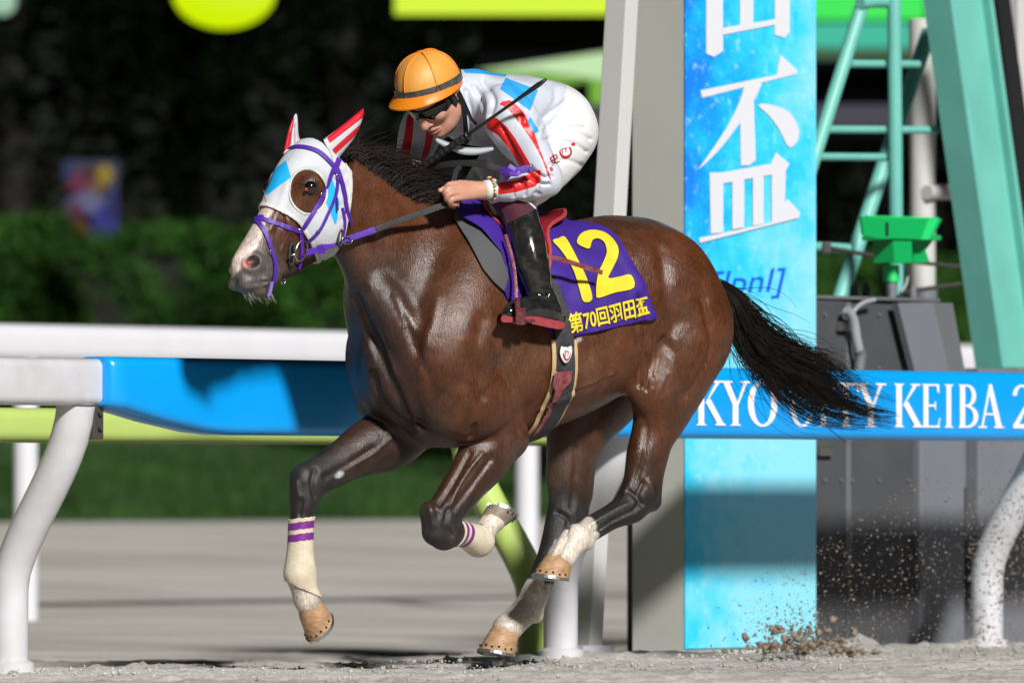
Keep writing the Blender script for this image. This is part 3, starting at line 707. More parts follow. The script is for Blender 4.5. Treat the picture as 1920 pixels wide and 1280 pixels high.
# sensor head
m_sg = mat('sensor_green', (.0, .38, .09), rough=.42, nscale=6, namt=.1)
m_sg2 = mat('sensor_green_light', (.02, .62, .16), rough=.4)
US = .62
s0, z0 = TRP(1670, 560, US)
e = tthing('sensor', s0, US, 'bright green finish line sensor head marked 1 on a grey pole', 'sensor'); 
def plate(name, pts, u, depth, m):
    v, f = prism([TRP(px, py, u) for px, py in pts], (0, 0, 0), (1, 0, 0), (0, 0, 1), depth); v = np.array([TR(q[0], u-q[1], q[2]) for q in v])
    return wmesh(name, v, f, m, e)
# open tray: front lip, sloping end and back
plate('tray', [(1611, 406), (1762, 411), (1741, 449), (1640, 447), (1615, 440)][::-1], US-.20, .012, m_sg)
plate('tray', [(1622, 404), (1757, 408), (1738, 444), (1636, 441)][::-1], US+.06, .012, m_sg2)
v, f = boxv((0, 0, 0), (.20, .25, .02), .004); sA, zA = TRP(1690, 446, US-.07); wmesh('tray_floor', np.array([TR(sA+q[0], US-.07+q[1], zA+q[2]) for q in v]), f, m_sg, e)
plate('tray_end', [(1741, 412), (1757, 411), (1740, 449), (1727, 449)][::-1], US-.213, .006, m_sg2)
plate('bracket', [(1637, 450), (1672, 452), (1674, 493), (1639, 493)][::-1], US-.10, .10, m_sg)
plate('bracket', [(1676, 450), (1712, 452), (1698, 470), (1706, 492), (1676, 494)][::-1], US-.04, .10, m_sg)
v, f = tube([tp(1671, 497, US), tp(1671, 528, US)], [.033, .033], 18); wmesh('collar', v, f, m_sg2, e, True, 50)
v, f = tube([tp(1671, 525, US), tp(1671, 640, US)], [.026, .026], 18); wmesh('pole', v, f, m_cabl, e, True, 50)
wcable([(1680, 488), (1694, 492), (1702, 510), (1698, 535), (1688, 548)], .006, m_cable, 'cable', e, US-.06)
v2, f2 = text2d('1', offset=.03); vv = []
for x, y in v2: s, z = TRP(1655+x*34, 441-y*34, US-.2155); vv.append(TR(s, US-.2155, z))
wmesh('digit', np.array(vv), f2, m_blk, e)
# ---------------------------------------------------------------- teal tower: ladder and main beam
m_teal = mat('tower_teal', (.16, .50, .43), rough=.45, nscale=3, col2=(.13, .43, .37), bump=.08, bscale=40)
m_tealr = mat('tower_rust', (.14, .09, .04), rough=.8, nscale=12, col2=(.16, .42, .36))
UT = 1.15
e = tthing('teal_tower', TRP(1700, 700, UT)[0], UT, 'teal steel tower with a ladder and one broad leaning beam', 'tower')
def pipe(name, pts, u, r, m=m_teal, n=14):
    v, f = tube(np.array([tp(x, y, u_) for x, y, u_ in [(p[0], p[1], p[2] if len(p) > 2 else u) for p in pts]]), r, n); return wmesh(name, v, f, m, e, True, 50)
pipe('ladder_leg', [(1626, -30), (1617, 8), (1500, 380)], UT, .029)
pipe('ladder_leg', [(1676, -60), (1682, 620)], UT-.05, .029)
pipe('ladder_leg', [(1742, 60), (1660, 300), (1565, 590)], UT+.35, .033)
pipe('ladder_top', [(1612, 6), (1640, 3), (1676, 4)], UT-.02, .027)
for y, x0, x1, u1 in ((120, 1594, 1722, UT+.3), (243, 1550, 1756, UT+.3), (294, 1530, 1662, UT)):
    pipe('rung', [(x0, y, UT), (x1, y+1, UT)], UT, .016)
pipe('strut', [(1500, 462), (1545, 463), (1590, 466)], UT-.1, .020)
pipe('rod', [(1545, 463), (1640, 480)], UT-.12, .009, m_brk); pipe('rod', [(1700, 490), (1800, 500)], UT-.1, .008, m_brk); pipe('rod', [(1690, 548), (1800, 532)], UT-.1, .009, m_brk)
v, f = boxv(tp(1550, 465, UT-.13), (.035, .035, .05), .008); wmesh('clamp', v, f, m_brk, e)
# broad beam: web, flanges and rusty edge
def bslab(name, pts, u, d, m): 
    v, f = prism([TRP(px, py, u) for px, py in pts], (0, 0, 0), (1, 0, 0), (0, 0, 1), d); v = np.array([TR(q[0], u-q[1], q[2]) for q in v]); return wmesh(name, v, f, m, e)
bslab('beam_web', [(1722, -80), (1830, -80), (1916, 590), (1934, 690), (1832, 690), (1812, 560)][::-1], UT-.05, .03, m_teal)
bslab('beam_flange', [(1719, -80), (1728, -80), (1838, 690), (1829, 690)][::-1], UT-.09, .14, m_teal)
bslab('beam_flange', [(1826, -80), (1833, -80), (1939, 690), (1932, 690)][::-1], UT-.07, .05, m_teal)
bslab('rust_edge', [(1834, -80), (1837, -80), (1943, 690), (1940, 690)][::-1], UT-.06, .03, m_tealr)
bslab('base_plate', [(1824, 690), (1990, 686), (1990, 700), (1830, 702)][::-1], UT-.15, .22, m_tealr)
bslab('base_frame', [(1836, 704), (1990, 702), (1990, 790), (1836, 790)][::-1], UT-.05, .05, m_teal)
bslab('rubber_seal', [(1850, -80), (1872, -80), (1962, 560), (1962, 690), (1945, 690)][::-1], UT+.1, .03, m_blk)
# grey pipe column and far columns
e = tthing('pipe_column', TRP(1730, 700, 1.9)[0], 1.9, 'pale grey pipe column with a side elbow behind the teal tower', 'post')
v, f = tube([tp(1730, 640, 1.9), tp(1730, 200, 1.9), tp(1728, 36, 1.9)], [.055, .055, .055], 20); wmesh('pipe', v, f, m_greyl, e, True, 50)
v, f = tube([tp(1738, 361, 1.84), tp(1765, 360, 1.84), tp(1800, 360, 1.84)], [.032, .034, .034], 14); wmesh('elbow', v, f, m_greyl, e, True, 50)
v, f = tube([tp(1730, 640, 1.9), tp(1730, 540, 1.9)], [.062, .062], 20); wmesh('sleeve', v, f, m_cabl, e, True, 50)
e = tthing('steel_column', TRP(1912, 700, 1.6)[0], 1.6, 'grey steel column half cut by the frame behind the broad teal beam', 'post')
v, f = beam(tp(1915, 740, 1.6), tp(1905, -80, 1.6), tv, nv_, .06, .06); wmesh('column', v, f, m_greyl, e)
# ---------------------------------------------------------------- far lights and boards
def glow(name, col, st): return mat(name, (.01, .01, .01), .5, emit=col, estr=st)
def fboard(pts, Y, m, name, parent, depth=.25):
    v, f = prism([(W(x, y, Y)[0], W(x, y, Y)[2]) for x, y in pts], (0, Y, 0), (1, 0, 0), (0, 0, 1), depth)
    bm = bmesh.new(); vs = [bm.verts.new(q) for q in v]
    for q in f: bm.faces.new([vs[i] for i in q])
    bmesh.ops.recalc_face_normals(bm, faces=list(bm.faces)); bm.verts.index_update(); v = np.array([q.co[:] for q in bm.verts]); f = [tuple(i.index for i in q.verts) for q in bm.faces]; bm.free()
    return wmesh(name, v, f, m, parent)
YB = 62.0
e = empty('display_board', tuple(W(1150, 917, YB)), 0, 'big lit display board with yellow and green light bands behind the jockey', 'display'); e.location.z = 0.5
m_case = mat('board_case', (.003, .003, .004), 1.0, spec=.0)
fboard([(900, 262), (1745, 262), (1745, -160), (900, -160)], YB+.3, m_case, 'case', e, .3)
for x in (1000, 1650): fboard([(x, 900), (x+28, 900), (x+28, 262), (x, 262)], YB+.35, m_case, 'leg', e, .2)
gl = {k: glow('light_'+k, c, s_) for k, c, s_ in (('lime', (.62, .85, .0), .95), ('pale', (.55, .80, .42), .85), ('green', (.22, .62, .0), .6), ('emerald', (.0, .80, .06), .9), ('teal', (.0, .55, .36), .75), ('dark_green', (.0, .16, .03), .4), ('violet', (.10, .05, .30), .09))}
for pts, k in (([(740, 28), (1280, 28), (1280, -40), (740, -40)], 'lime'), ([(890, 134), (1010, 134), (1130, 150), (1200, 140), (1200, 88), (1130, 98)], 'pale'), ([(900, 136), (1005, 137), (1130, 152), (1200, 142), (1200, 195), (1106, 195), (1106, 152), (1010, 168)], 'green'),
               ([(1520, 38), (1735, 38), (1735, -40), (1520, -40)], 'emerald'), ([(1520, 90), (1735, 90), (1735, 44), (1520, 44)], 'teal'), ([(1520, 112), (1730, 112), (1730, 92), (1520, 92)], 'dark_green'), ([(1090, 240), (1730, 240), (1730, 196), (1090, 196)], 'violet')):
    fboard(pts, YB-.02*(1+len(e.children)), gl[k], 'light_band', e, .01)
fboard([(740, 30), (905, 30), (905, -160), (740, -160)], YB+.3, m_case, 'case', e, .3)
e = empty('lamp', tuple(W(420, 917, YB)), 0, 'glowing yellow green lamp bowl hanging before the dark trees', 'lamp'); e.location.z = .5
V = []; 
for j in range(9):
    a = j/8*math.pi/2; 
    for i in range(24): t = 2*math.pi*i/24; c = W(420, -14, YB); V.append((c.x+.38*math.cos(a)*math.cos(t), c.y+.38*math.cos(a)*math.sin(t), c.z-.27*math.sin(a)))
F = [(j*24+i, j*24+(i+1) % 24, (j+1)*24+(i+1) % 24, (j+1)*24+i) for j in range(8) for i in range(24)]
wmesh('bowl', np.array(V), F, gl['lime'], e, True)
v, f = tube([W(420, -14, YB), W(420, -60, YB), W(420, -75, YB)], [.40, .30, .05], 20); wmesh('hood', v, f, m_case, e, True, 40)
v, f = tube([W(420, -70, YB), W(420, -420, YB)], [.02, .02], 8); wmesh('hanger', v, f, m_case, e, True, 50)
v, f = tube([W(-900, -470, YB), W(420, -418, YB), W(1700, -470, YB)], [.012, .012, .012], 6); wmesh('span_wire', v, f, m_case, e, True, 50)
e = empty('lamp', tuple(W(4, 917, YB)), 0, 'small pale green lamp at the corner above the dark trees', 'lamp'); e.location.z = .5
bm = bmesh.new(); bmesh.ops.create_uvsphere(bm, u_segments=20, v_segments=12, radius=.10); c = W(5, 4, YB)
v = np.array([q.co[:] for q in bm.verts])+np.array(c); bm.verts.index_update(); fc = [tuple(q.index for q in ff.verts) for ff in bm.faces]; bm.free()
wmesh('globe', v, fc, glow('light_mint', (.55, .9, .65), .55), e, True)
v, f = tube([W(5, -18, YB), W(-20, -40, YB), W(-60, -20, YB), W(-64, 900, YB)], [.03, .03, .04, .06], 10); wmesh('mast', v, f, m_case, e, True, 50)
# poster board over the hedge
YP = 66.0
e = empty('poster_board', tuple(W(170, 917, YP)), 0, 'colourful poster board standing above the hedge in the dark', 'board'); e.location.z = .6
fboard([(118, 462), (222, 462), (222, 300), (118, 300)], YP+.1, mat('poster_navy', (.012, .016, .05), .7), 'board', e, .05)
for x in (130, 205): fboard([(x, 700), (x+8, 700), (x+8, 462), (x, 462)], YP+.1, m_case, 'leg', e, .05)
rp_ = np.random.RandomState(3)
for k, (cx, cy, rx, ry, c) in enumerate(((148, 340, 26, 24, (.10, .022, .05)), (170, 318, 18, 12, (.05, .03, .03)), (194, 332, 16, 22, (.20, .15, .02)), (182, 350, 14, 14, (.12, .07, .03)), (168, 380, 34, 20, (.085, .085, .16)), (142, 402, 16, 26, (.06, .018, .035)),
                                         (198, 410, 22, 30, (.025, .028, .15)), (182, 438, 18, 18, (.015, .03, .08)), (152, 434, 17, 17, (.12, .045, .015)), (130, 440, 10, 16, (.01, .045, .04)), (212, 382, 9, 26, (.02, .02, .09)), (128, 320, 9, 16, (.015, .03, .09)))):
    pl = [(min(220, max(120, cx+rx*(1+.22*math.sin(3*t+k)+.12*rp_.normal())*math.cos(t))), min(460, max(302, cy+ry*(1+.22*math.cos(2*t+k))*math.sin(t)))) for t in np.linspace(0, 6.283, 19)[:-1]]
    fboard(pl, YP-.006*k, mat('poster_print', c, .8, spec=.1), 'print_patch', e, .004)
# ---------------------------------------------------------------- sand in the air
def grains(n, fn, smin, smax, rs, u=None):
    V = []; F = []; ico = bmesh.new(); bmesh.ops.create_icosphere(ico, subdivisions=1, radius=1.0); iv = np.array([q.co[:] for q in ico.verts]); ico.verts.index_update(); fi = np.array([[q.index for q in ff.verts] for ff in ico.faces]); ico.free()
    P_ = np.array([fn() for _ in range(n)]); sz = smin*(smax/smin)**(rs.rand(n)**3.0)
    sc = rs.uniform(.6, 1.3, (n, 1, 3)); jit = 1+rs.normal(size=(n, len(iv), 1))*.27
    V = P_[:, None, :]+iv[None]*sc*jit*sz[:, None, None]
    F = fi[None]+np.arange(n)[:, None, None]*len(iv)
    return V.reshape(-1, 3), F.reshape(-1, 3)
m_clod = mat('wet_sand', (.30, .235, .175), rough=.95, nscale=60, col2=(.17, .13, .095), bump=.5, bscale=200)
rs = np.random.RandomState(23)
def spray():
    px = 1330+620*rs.beta(2.0, 1.4); k = rs.rand()
    top = 1140-(px-1330)*.62; py = 1230-(1230-top)*rs.rand()**1.3; return tp(px, py, -.75+.45*rs.rand())
def mud():
    px = rs.uniform(1815, 1925); py = rs.uniform(900, 1225); return tp(px, py, -.12-.5*rs.rand())
v1, f1 = grains(4600, spray, .0011, .0046, rs); v2_, f2_ = grains(900, mud, .0018, .0065, rs)
v = np.concatenate((v1, v2_)); f = np.concatenate((f1, f2_+len(v1)))
o = mesh('flying_sand', v, f, m_clod, None, False); tag(o, 'wet sand grains flying up behind the hooves', 'sand', kind='stuff')
def clods():
    px = 1505+rs.normal()*58; py = 1222-abs(rs.normal())*30*math.exp(-((px-1490)/80)**2)-(55*rs.rand() if rs.rand() < .18 else 0); return tp(px, py, -.55+.12*rs.normal())
v, f = grains(900, clods, .002, .018, rs)
o = mesh('sand_clods', v, f, m_clod, None, True); tag(o, 'lumps of wet sand kicked up from the track below the banner', 'sand', kind='stuff')
def loose():
    s = rs.uniform(-3.5, 4.2); u = rs.uniform(-2.2, .05); return TR(s, u, .006+.01*rs.rand())
v, f = grains(4200, loose, .002, .0085, rs)
o = mesh('loose_sand', v, f, m_sand, None, True); tag(o, 'loose crumbs of sand lying on the track surface', 'sand', kind='stuff')
# ================================================================== racehorse (built in the horse frame, then placed by HM)
def r_(px): return px*S
def build_horse():
    f = Field((-1.15, -0.45, -0.05), (1.75, 0.45, 1.95), 0.0062)
    a_of = lambda px: P(px, 600)[0]
    # trunk
    top = [(697, 660), (707, 600), (740, 500), (800, 422), (870, 402), (950, 414), (1030, 419), (1090, 411), (1150, 403), (1200, 407), (1250, 427), (1290, 462), (1320, 512), (1338, 580), (1343, 640)]
    bot = [(697, 690), (707, 742), (740, 790), (800, 822), (870, 834), (950, 828), (1030, 800), (1106, 765), (1163, 728), (1220, 722), (1290, 716), (1330, 690), (1343, 650)]
    wid = [(697, .03), (707, .10), (740, .165), (800, .205), (870, .235), (950, .265), (1030, .285), (1100, .28), (1163, .26), (1220, .235), (1290, .19), (1330, .12), (1343, .03)]
    f.loft((0, 0, 0), (1, 0), [P(*q) for q in top], [P(*q) for q in bot], [(a_of(x), w) for x, w in wid], k=0.03, egg=0.14)
    # neck
    o = P(800, 560); e = P(610, 340); dr = (e[0]-o[0], e[2]-o[2])
    L = math.hypot(*dr); dn = np.array(dr)/L
    crest = [(905, 425), (850, 402), (795, 384), (740, 352), (690, 314), (650, 286), (610, 268)]
    under = [(790, 800), (722, 715), (694, 660), (680, 610), (664, 555), (645, 502), (622, 460), (575, 420)]
    f.loft(o, dr, [P(*q) for q in crest], [P(*q) for q in under], [(-.35, .13), (-.15, .165), (0, .15), (.15, .115), (.3, .09), (.45, .078), (L+.05, .07)], k=0.07, egg=0.22)
    # head
    o = P(600, 330); e = P(462, 505); dr = (e[0]-o[0], e[2]-o[2]); L = math.hypot(*dr)
    prof = [(628, 285), (600, 262), (568, 266), (538, 297), (511, 350), (485, 406), (461, 449), (443, 478), (437, 499), (440, 520)]
    jaw = [(672, 385), (648, 448), (615, 477), (578, 497), (548, 516), (517, 534), (494, 547), (470, 550), (452, 542)]
    f.loft(o, dr, [P(*q) for q in prof], [P(*q) for q in jaw], [(-.14, .06), (-.06, .09), (.03, .100), (.10, .096), (.18, .073), (.26, .058), (.33, .056), (.38, .058), (.42, .05), (L+.06, .03)], k=0.03, pw=2.3)
    for s in (1, -1):
        q = P(606, 408, .072); q[1] *= s; f.ell(q, (.092, .045, .105), k=0.04)                      # jowl
        q = P(588, 342, .098); q[1] *= s; f.ell(q, (.036, .024, .030), rot=.6, k=0.045)              # eye orbit
        q0 = P(572, 350, .082); q1 = P(540, 430, .055); q0[1] *= s; q1[1] *= s; f.cap(q0, q1, .018, .010, k=0.05)   # cheek bone
        q = P(478, 497, .046); q[1] *= s; f.ell(q, (.040, .026, .036), rot=.5, k=0.022)               # nostril wing
        q0 = P(461, 531, .030); q1 = P(497, 525, .05); q0[1] *= s; q1[1] *= s; f.cap(q0, q1, .024, .02, k=0.02)      # upper lip
    q = P(476, 545, 0); f.ell(q, (.045, .045, .026), rot=-.3, k=0.02)                                # chin
    # mouth line and nostrils
    for s in (1, -1):
        q0 = P(455, 536, .05); q1 = P(520, 524, .066); q0[1] *= s; q1[1] *= s; f.cap(q0, q1, .004, .004, k=0.012, sub=True)
        q = P(477, 490, .066); q[1] *= s; f.ell(q, (.029, .034, .019), rot=.75, k=0.006, sub=True)
        q = P(468, 494, .060); q[1] *= s; f.ell(q, (.016, .022, .014), rot=.55, k=0.006, sub=True)
        q = P(581, 352, .127); q[1] *= s; f.ell(q, (.021, .016, .0155), rot=.35, k=0.006, sub=True)          # eye socket
    # shoulder, breast
    for s in (1, -1):
        def M(px, py, l): q = P(px, py, l); return np.array((q[0], q[1]*s, q[2]))
        f.chain([M(915, 480, .11), M(885, 560, .155), M(855, 650, .17), M(838, 710, .155)], [.075, .10, .11, .09], k=0.09, sc=(1, .75, 1))      # shoulder blade
        f.chain([M(838, 735, .155), M(870, 750, .175), M(925, 740, .185)], [.088, .115, .10], k=0.05, sc=(1, .8, 1))                        # upper arm / triceps
        f.ell(M(925, 700, .195), (.135, .06, .13), k=0.06, rot=.3)
        f.ell(M(788, 722, .085), (.105, .078, .12), k=0.02, rot=-.3)                                                                     # breast
        f.chain([M(715, 545, .06), M(762, 630, .10), M(800, 700, .12)], [.045, .05, .06], k=0.05)                                         # neck-arm muscle
        f.ell(M(835, 805, .075), (.15, .085, .06), k=0.03, rot=-.1)                                                                       # pectorals
        # quarters
        f.ell(M(1240, 545, .12), (.21, .14, .19), k=0.07, rot=.6)
        f.ell(M(1282, 605, .135), (.165, .125, .215), k=0.06, rot=.12)
        f.ell(M(1310, 635, .12), (.095, .10, .15), k=0.04, rot=.1)
        f.ell(M(1180, 490, .15), (.09, .06, .06), k=0.08, rot=.5)
        f.ell(M(1010, 650, .20), (.32, .085, .17), k=0.05, rot=-.08)
    # ---- near fore
    lf = .155
    kn = P(823, 982, lf); fk = PJ(897, 1014, kn, .245); pa = PJ(917, 984, fk, .075); co = PJ(927, 974, pa, .035)
    f.chain([P(928, 770, lf), P(925, 828, lf), P(900, 868, lf), P(866, 915, lf), P(838, 955, lf)], [.105, .092, .083, .065, .058], k=0.02, sc=(1, .8, 1))
    f.ell(P(962, 822, lf+.01), (.058, .05, .06), k=0.035)
    f.chain([P(838, 950, lf), kn, P(832, 1003, lf-.01)], [.058, .060, .050], k=0.012, sc=(1, .82, 1))
    f.ell(P(803, 958, lf), (.024, .038, .034), k=0.02); f.ell(P(812, 1002, lf), (.028, .036, .028), k=0.02)
    f.chain([P(836, 1003, lf), (kn+fk)/2, fk], [.046, .036, .044], k=0.012)
    f.ell(fk, (.047, .042, .047), k=0.02)
    f.chain([fk, pa, co], [.04, .031, .038], k=0.015)
    NF = dict(knee=kn, fet=fk, pas=pa, cor=co)
    # ---- far fore
    lf = -.13
    f.chain([P(770, 775, lf), P(735, 820, lf), P(688, 838, lf), P(640, 866, lf), P(604, 886, lf)], [.115, .10, .085, .064, .058], k=0.02, sc=(1, .82, 1))
    f.chain([P(604, 886, lf), P(580, 903, lf), P(569, 938, lf)], [.057, .058, .046], k=0.015, sc=(1, .85, 1))
    f.ell(P(563, 895, lf), (.025, .035, .04), k=0.03)
    f.chain([P(569, 936, lf), P(565, 975, lf), P(563, 1030, lf), P(562, 1070, lf)], [.046, .036, .037, .046], k=0.012)
    fk = P(563, 1078, lf); pa = P(571, 1112, lf); co = P(577, 1128, lf)
    f.ell(fk, (.05, .043, .046), k=0.02)
    f.chain([fk, pa, co], [.044, .036, .042], k=0.015)
    FF = dict(knee=P(580, 903, lf), fet=fk, pas=pa, cor=co)
    # ---- near hind
    lh = .15
    f.chain([P(1280, 610, .13), P(1255, 690, lh), P(1240, 770, lh), P(1220, 828, lh), P(1206, 880, lh)], [.19, .155, .092, .062, .060], k=0.03, sc=(1, .78, 1))
    f.ell(P(1212, 722, .185), (.075, .06, .095), k=0.05, rot=.2)                 # stifle
    f.chain([P(1232, 815, lh), P(1224, 870, lh), P(1216, 915, lh)], [.034, .028, .03], k=0.03)      # Achilles tendon
    f.chain([P(1208, 870, lh), P(1200, 920, lh), P(1182, 950, lh)], [.058, .066, .055], k=0.015, sc=(1, .78, 1))
    f.cap(P(1216, 905, lh), P(1222, 940, lh), .036, .034, k=.025)
    f.chain([P(1182, 950, lh), P(1140, 972, lh-.01), P(1102, 994, lh-.02)], [.052, .039, .040], k=0.015)
    fk = P(1081, 1008, lh-.02); pa = P(1060, 1032, lh-.02); co = P(1050, 1048, lh-.02)
    f.ell(fk, (.050, .043, .048), k=0.02); f.ell(P(1098, 1014, lh-.02), (.03, .03, .034), k=0.02)
    f.chain([fk, pa, co], [.045, .041, .046], k=0.015)
    NH = dict(knee=P(1200, 930, lh), fet=fk, pas=pa, cor=co)
    # ---- far hind
    lh = -.13
    f.chain([P(1180, 620, lh), P(1130, 720, lh), P(1085, 800, lh), P(1068, 875, lh), P(1066, 920, lh)], [.19, .155, .105, .073, .064], k=0.03, sc=(1, .78, 1))
    f.chain([P(1094, 840, lh), P(1092, 900, lh), P(1086, 940, lh)], [.03, .026, .03], k=0.03)
    f.chain([P(1066, 925, lh), P(1062, 968, lh), P(1046, 1010, lh)], [.064, .068, .055], k=0.015, sc=(1, .78, 1))
    f.cap(P(1082, 935, lh), P(1082, 975, lh), .036, .034, k=.025)
    f.chain([P(1046, 1010, lh), P(1028, 1055, lh), P(1008, 1100, lh), P(998, 1125, lh)], [.05, .042, .041, .045], k=0.015)
    fk = P(990, 1140, lh); pa = P(964, 1165, lh); co = P(948, 1180, lh)
    f.ell(fk, (.05, .043, .045), k=0.02); f.ell(P(1004, 1152, lh), (.028, .028, .03), k=0.02)
    f.chain([fk, pa, co], [.045, .042, .047], k=0.015)
    FH = dict(knee=P(1062, 968, lh), fet=fk, pas=pa, cor=co)
    # ---- muscle grooves
    for s in (1, -1):
        def M(px, py, l): q = P(px, py, l); return np.array((q[0], q[1]*s, q[2]))
        def groove(pts, r=.012, k=.03):
            for i in range(len(pts)-1): f.cap(pts[i], pts[i+1], r, r, k=k, sub=True)
    V, T = f.surf(2)
    return V, T, NF, FF, NH, FH
HV, HT, NF, FF, NH, FH = build_horse()
HN = vnorm(HV, HT)
def snap_groove(V, N, tree, pts, width, depth):
    """press a soft crease into the skin along a photo polyline"""
    q = []
    for x, y in smoothpoly(pts, 6, False):
        p, n = cast(tree, x, y)
        if p is not None: q.append(p)
    if len(q) < 2: return V
    q = np.array(q); d = np.full(len(V), 9.0)
    lo = q.min(0)-.1; hi = q.max(0)+.1; m = ((V > lo) & (V < hi)).all(1); vm = V[m]; dm = np.full(len(vm), 9.0)
    for i in range(len(q)-1):
        e = q[i+1]-q[i]; w = vm-q[i]; t = np.clip((w@e)/max(e@e, 1e-9), 0, 1)
        dm = np.minimum(dm, np.linalg.norm(w-t[:, None]*e, axis=1))
    d[m] = dm
    return V-N*(depth*np.exp(-(d/width)**2))[:, None]
htree0 = bvh(HV, HT)
for pts, wd_, dp in [
    ([(668, 560), (700, 640), (735, 720), (765, 790)], .022, .012),          # jugular / shoulder front
    ([(745, 560), (775, 640), (800, 700), (815, 740)], .02, .007),
    ([(780, 790), (830, 815), (880, 822), (890, 800)], .012, .010),          # arm crease
    ([(700, 700), (720, 760), (770, 805)], .016, .010),
    ([(905, 600), (890, 680), (905, 740)], .03, .007),
    ([(940, 690), (965, 750), (975, 800)], .03, .008),
    ([(1195, 560), (1215, 620), (1205, 680), (1198, 720)], .016, .012),      # flank fold
    ([(1225, 600), (1235, 650), (1228, 700)], .014, .005),
    ([(1240, 470), (1250, 540), (1262, 600)], .03, .007),
    ([(1318, 560), (1335, 640), (1315, 700), (1290, 740)], .018, .008),
    ([(1245, 640), (1285, 690), (1280, 740)], .022, .006),
    ([(880, 850), (850, 905), (825, 945)], .011, .006),
    ([(920, 860), (880, 915), (850, 955)], .011, .005),
    ([(700, 840), (650, 872), (610, 895)], .011, .005),
    ([(1215, 800), (1205, 860), (1190, 910)], .012, .005),
    ([(1205, 905), (1195, 930), (1205, 945)], .010, .008),
    ([(1080, 840), (1078, 900), (1072, 950)], .012, .005),
    ([(530, 420), (545, 450), (550, 480)], .012, .003),
    ([(1185, 958), (1150, 975), (1115, 998)], .007, .005), ([(1064, 1005), (1040, 1058), (1020, 1098)], .007, .005), ([(1180, 920), (1200, 938), (1190, 955)], .009, .007), ([(1045, 960), (1066, 975), (1060, 1000)], .009, .007),
    ([(590, 880), (585, 905), (590, 930)], .009, .006), ([(566, 940), (562, 965)], .007, .004), ([(840, 955), (835, 985), (848, 1002)], .009, .006), ([(812, 940), (822, 965)], .008, .004),
    ([(1208, 650), (1218, 690), (1212, 730)], .008, .006), ([(1217, 600), (1228, 640), (1222, 690)], .008, .005), ([(1190, 600), (1198, 650)], .008, .005),
    ([(690, 420), (740, 520), (790, 600)], .035, .006),
    ([(1060, 660), (1040, 720), (1010, 780)], .03, .004), ([(1110, 650), (1095, 710), (1070, 760)], .03, .004), ([(1150, 640), (1140, 690), (1120, 735)], .03, .004)]:
    HV = snap_groove(HV, HN, htree0, pts, wd_, dp*1.5)
for pts, wd_, dp in [([(820, 560), (800, 640), (790, 700)], .02, .006), ([(1150, 470), (1185, 520), (1195, 560)], .02, .006),
                     ([(660, 470), (700, 560), (735, 640)], .03, .006), ([(1265, 640), (1255, 720), (1235, 790)], .025, .006),
                     ([(540, 345), (520, 400), (508, 430)], .012, .004),
                     ([(1010, 770), (1050, 745), (1100, 722), (1150, 700)], .008, .004), ([(1060, 748), (1085, 720), (1095, 690)], .007, .003),
                     ([(905, 850), (880, 880), (858, 915), (846, 945)], .007, .004), ([(735, 820), (700, 850), (668, 868), (640, 885)], .007, .004),
                     ([(1250, 700), (1225, 760), (1215, 810), (1200, 870)], .008, .004), ([(1225, 730), (1210, 780)], .007, .003),
                     ([(535, 400), (540, 440), (528, 470)], .007, .003), ([(545, 430), (560, 455)], .006, .002),
                     ([(690, 560), (720, 640), (740, 700)], .009, .004), ([(1175, 945), (1140, 962), (1108, 982)], .010, .004), ([(1052, 1010), (1030, 1060), (1012, 1100)], .010, .004),
                     ([(556, 905), (560, 930)], .010, .005), ([(806, 955), (812, 985)], .010, .005), ([(1218, 905), (1228, 932)], .012, .006)]:
    HV = snap_groove(HV, HN, htree0, pts, wd_, -dp*1.35)
HV = HV+HN*(0.0008*fnoise(HV, 20, 3)+0.0003*fnoise(HV, 60, 4))[:, None]*(HV[:, 2] > .75)[:, None]
HN = vnorm(HV, HT)
# ---- coat colours (natural markings)
def seg_t(V, a, b):
    e = b-a; t = ((V-a)@e)/(e@e); d = np.linalg.norm(V-(a+np.clip(t, 0, 1)[:, None]*e), axis=1); return t, d
sst = lambda x, a, b: (lambda t: t*t*(3-2*t))(np.clip((x-a)/(b-a), 0, 1))
n1 = fnoise(HV, 9, 1); n2 = fnoise(HV, 40, 2); n3 = fnoise(HV, 120, 5)
bay = np.array((.092, .0285, .0092)); dark = np.array((.025, .0118, .0075)); black = np.array((.011, .0095, .009)); white = np.array((.60, .53, .45))
C = np.repeat(bay[None], len(HV), 0)
hp = proj(HV)
# darker neck front, breast and top line
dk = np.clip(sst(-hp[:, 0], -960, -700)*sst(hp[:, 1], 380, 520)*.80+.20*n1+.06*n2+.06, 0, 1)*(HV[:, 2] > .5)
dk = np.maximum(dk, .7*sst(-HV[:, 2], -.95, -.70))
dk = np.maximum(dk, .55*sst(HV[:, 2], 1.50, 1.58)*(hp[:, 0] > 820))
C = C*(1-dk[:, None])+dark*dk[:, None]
lower = lambda leg, l, zt, zb: sst(-HV[:, 2]+.03*n2, -zt, -zb)*(np.abs(HV[:, 1]-l) < .14)
for J, l, (zt, zb), xr in ((NF, .15, (.66, .54), (760, 1000)), (FF, -.13, (.79, .70), (520, 720)), (NH, .15, (.70, .58), (1000, 1300)), (FH, -.13, (.68, .57), (880, 1125))):
    m = sst(-HV[:, 2]+.03*n2+.015*n3, -zt, -zb)*(hp[:, 0] > xr[0])*(hp[:, 0] < xr[1])*(np.sign(HV[:, 1]) == np.sign(l))
    if J is FF: m = sst(-hp[:, 0]+.6*(hp[:, 1]-860)+16*n2, -672, -600)*(hp[:, 0] < 800)*(hp[:, 1] > 765)*(HV[:, 1] < 0)
    C = C*(1-m[:, None])+black*m[:, None]
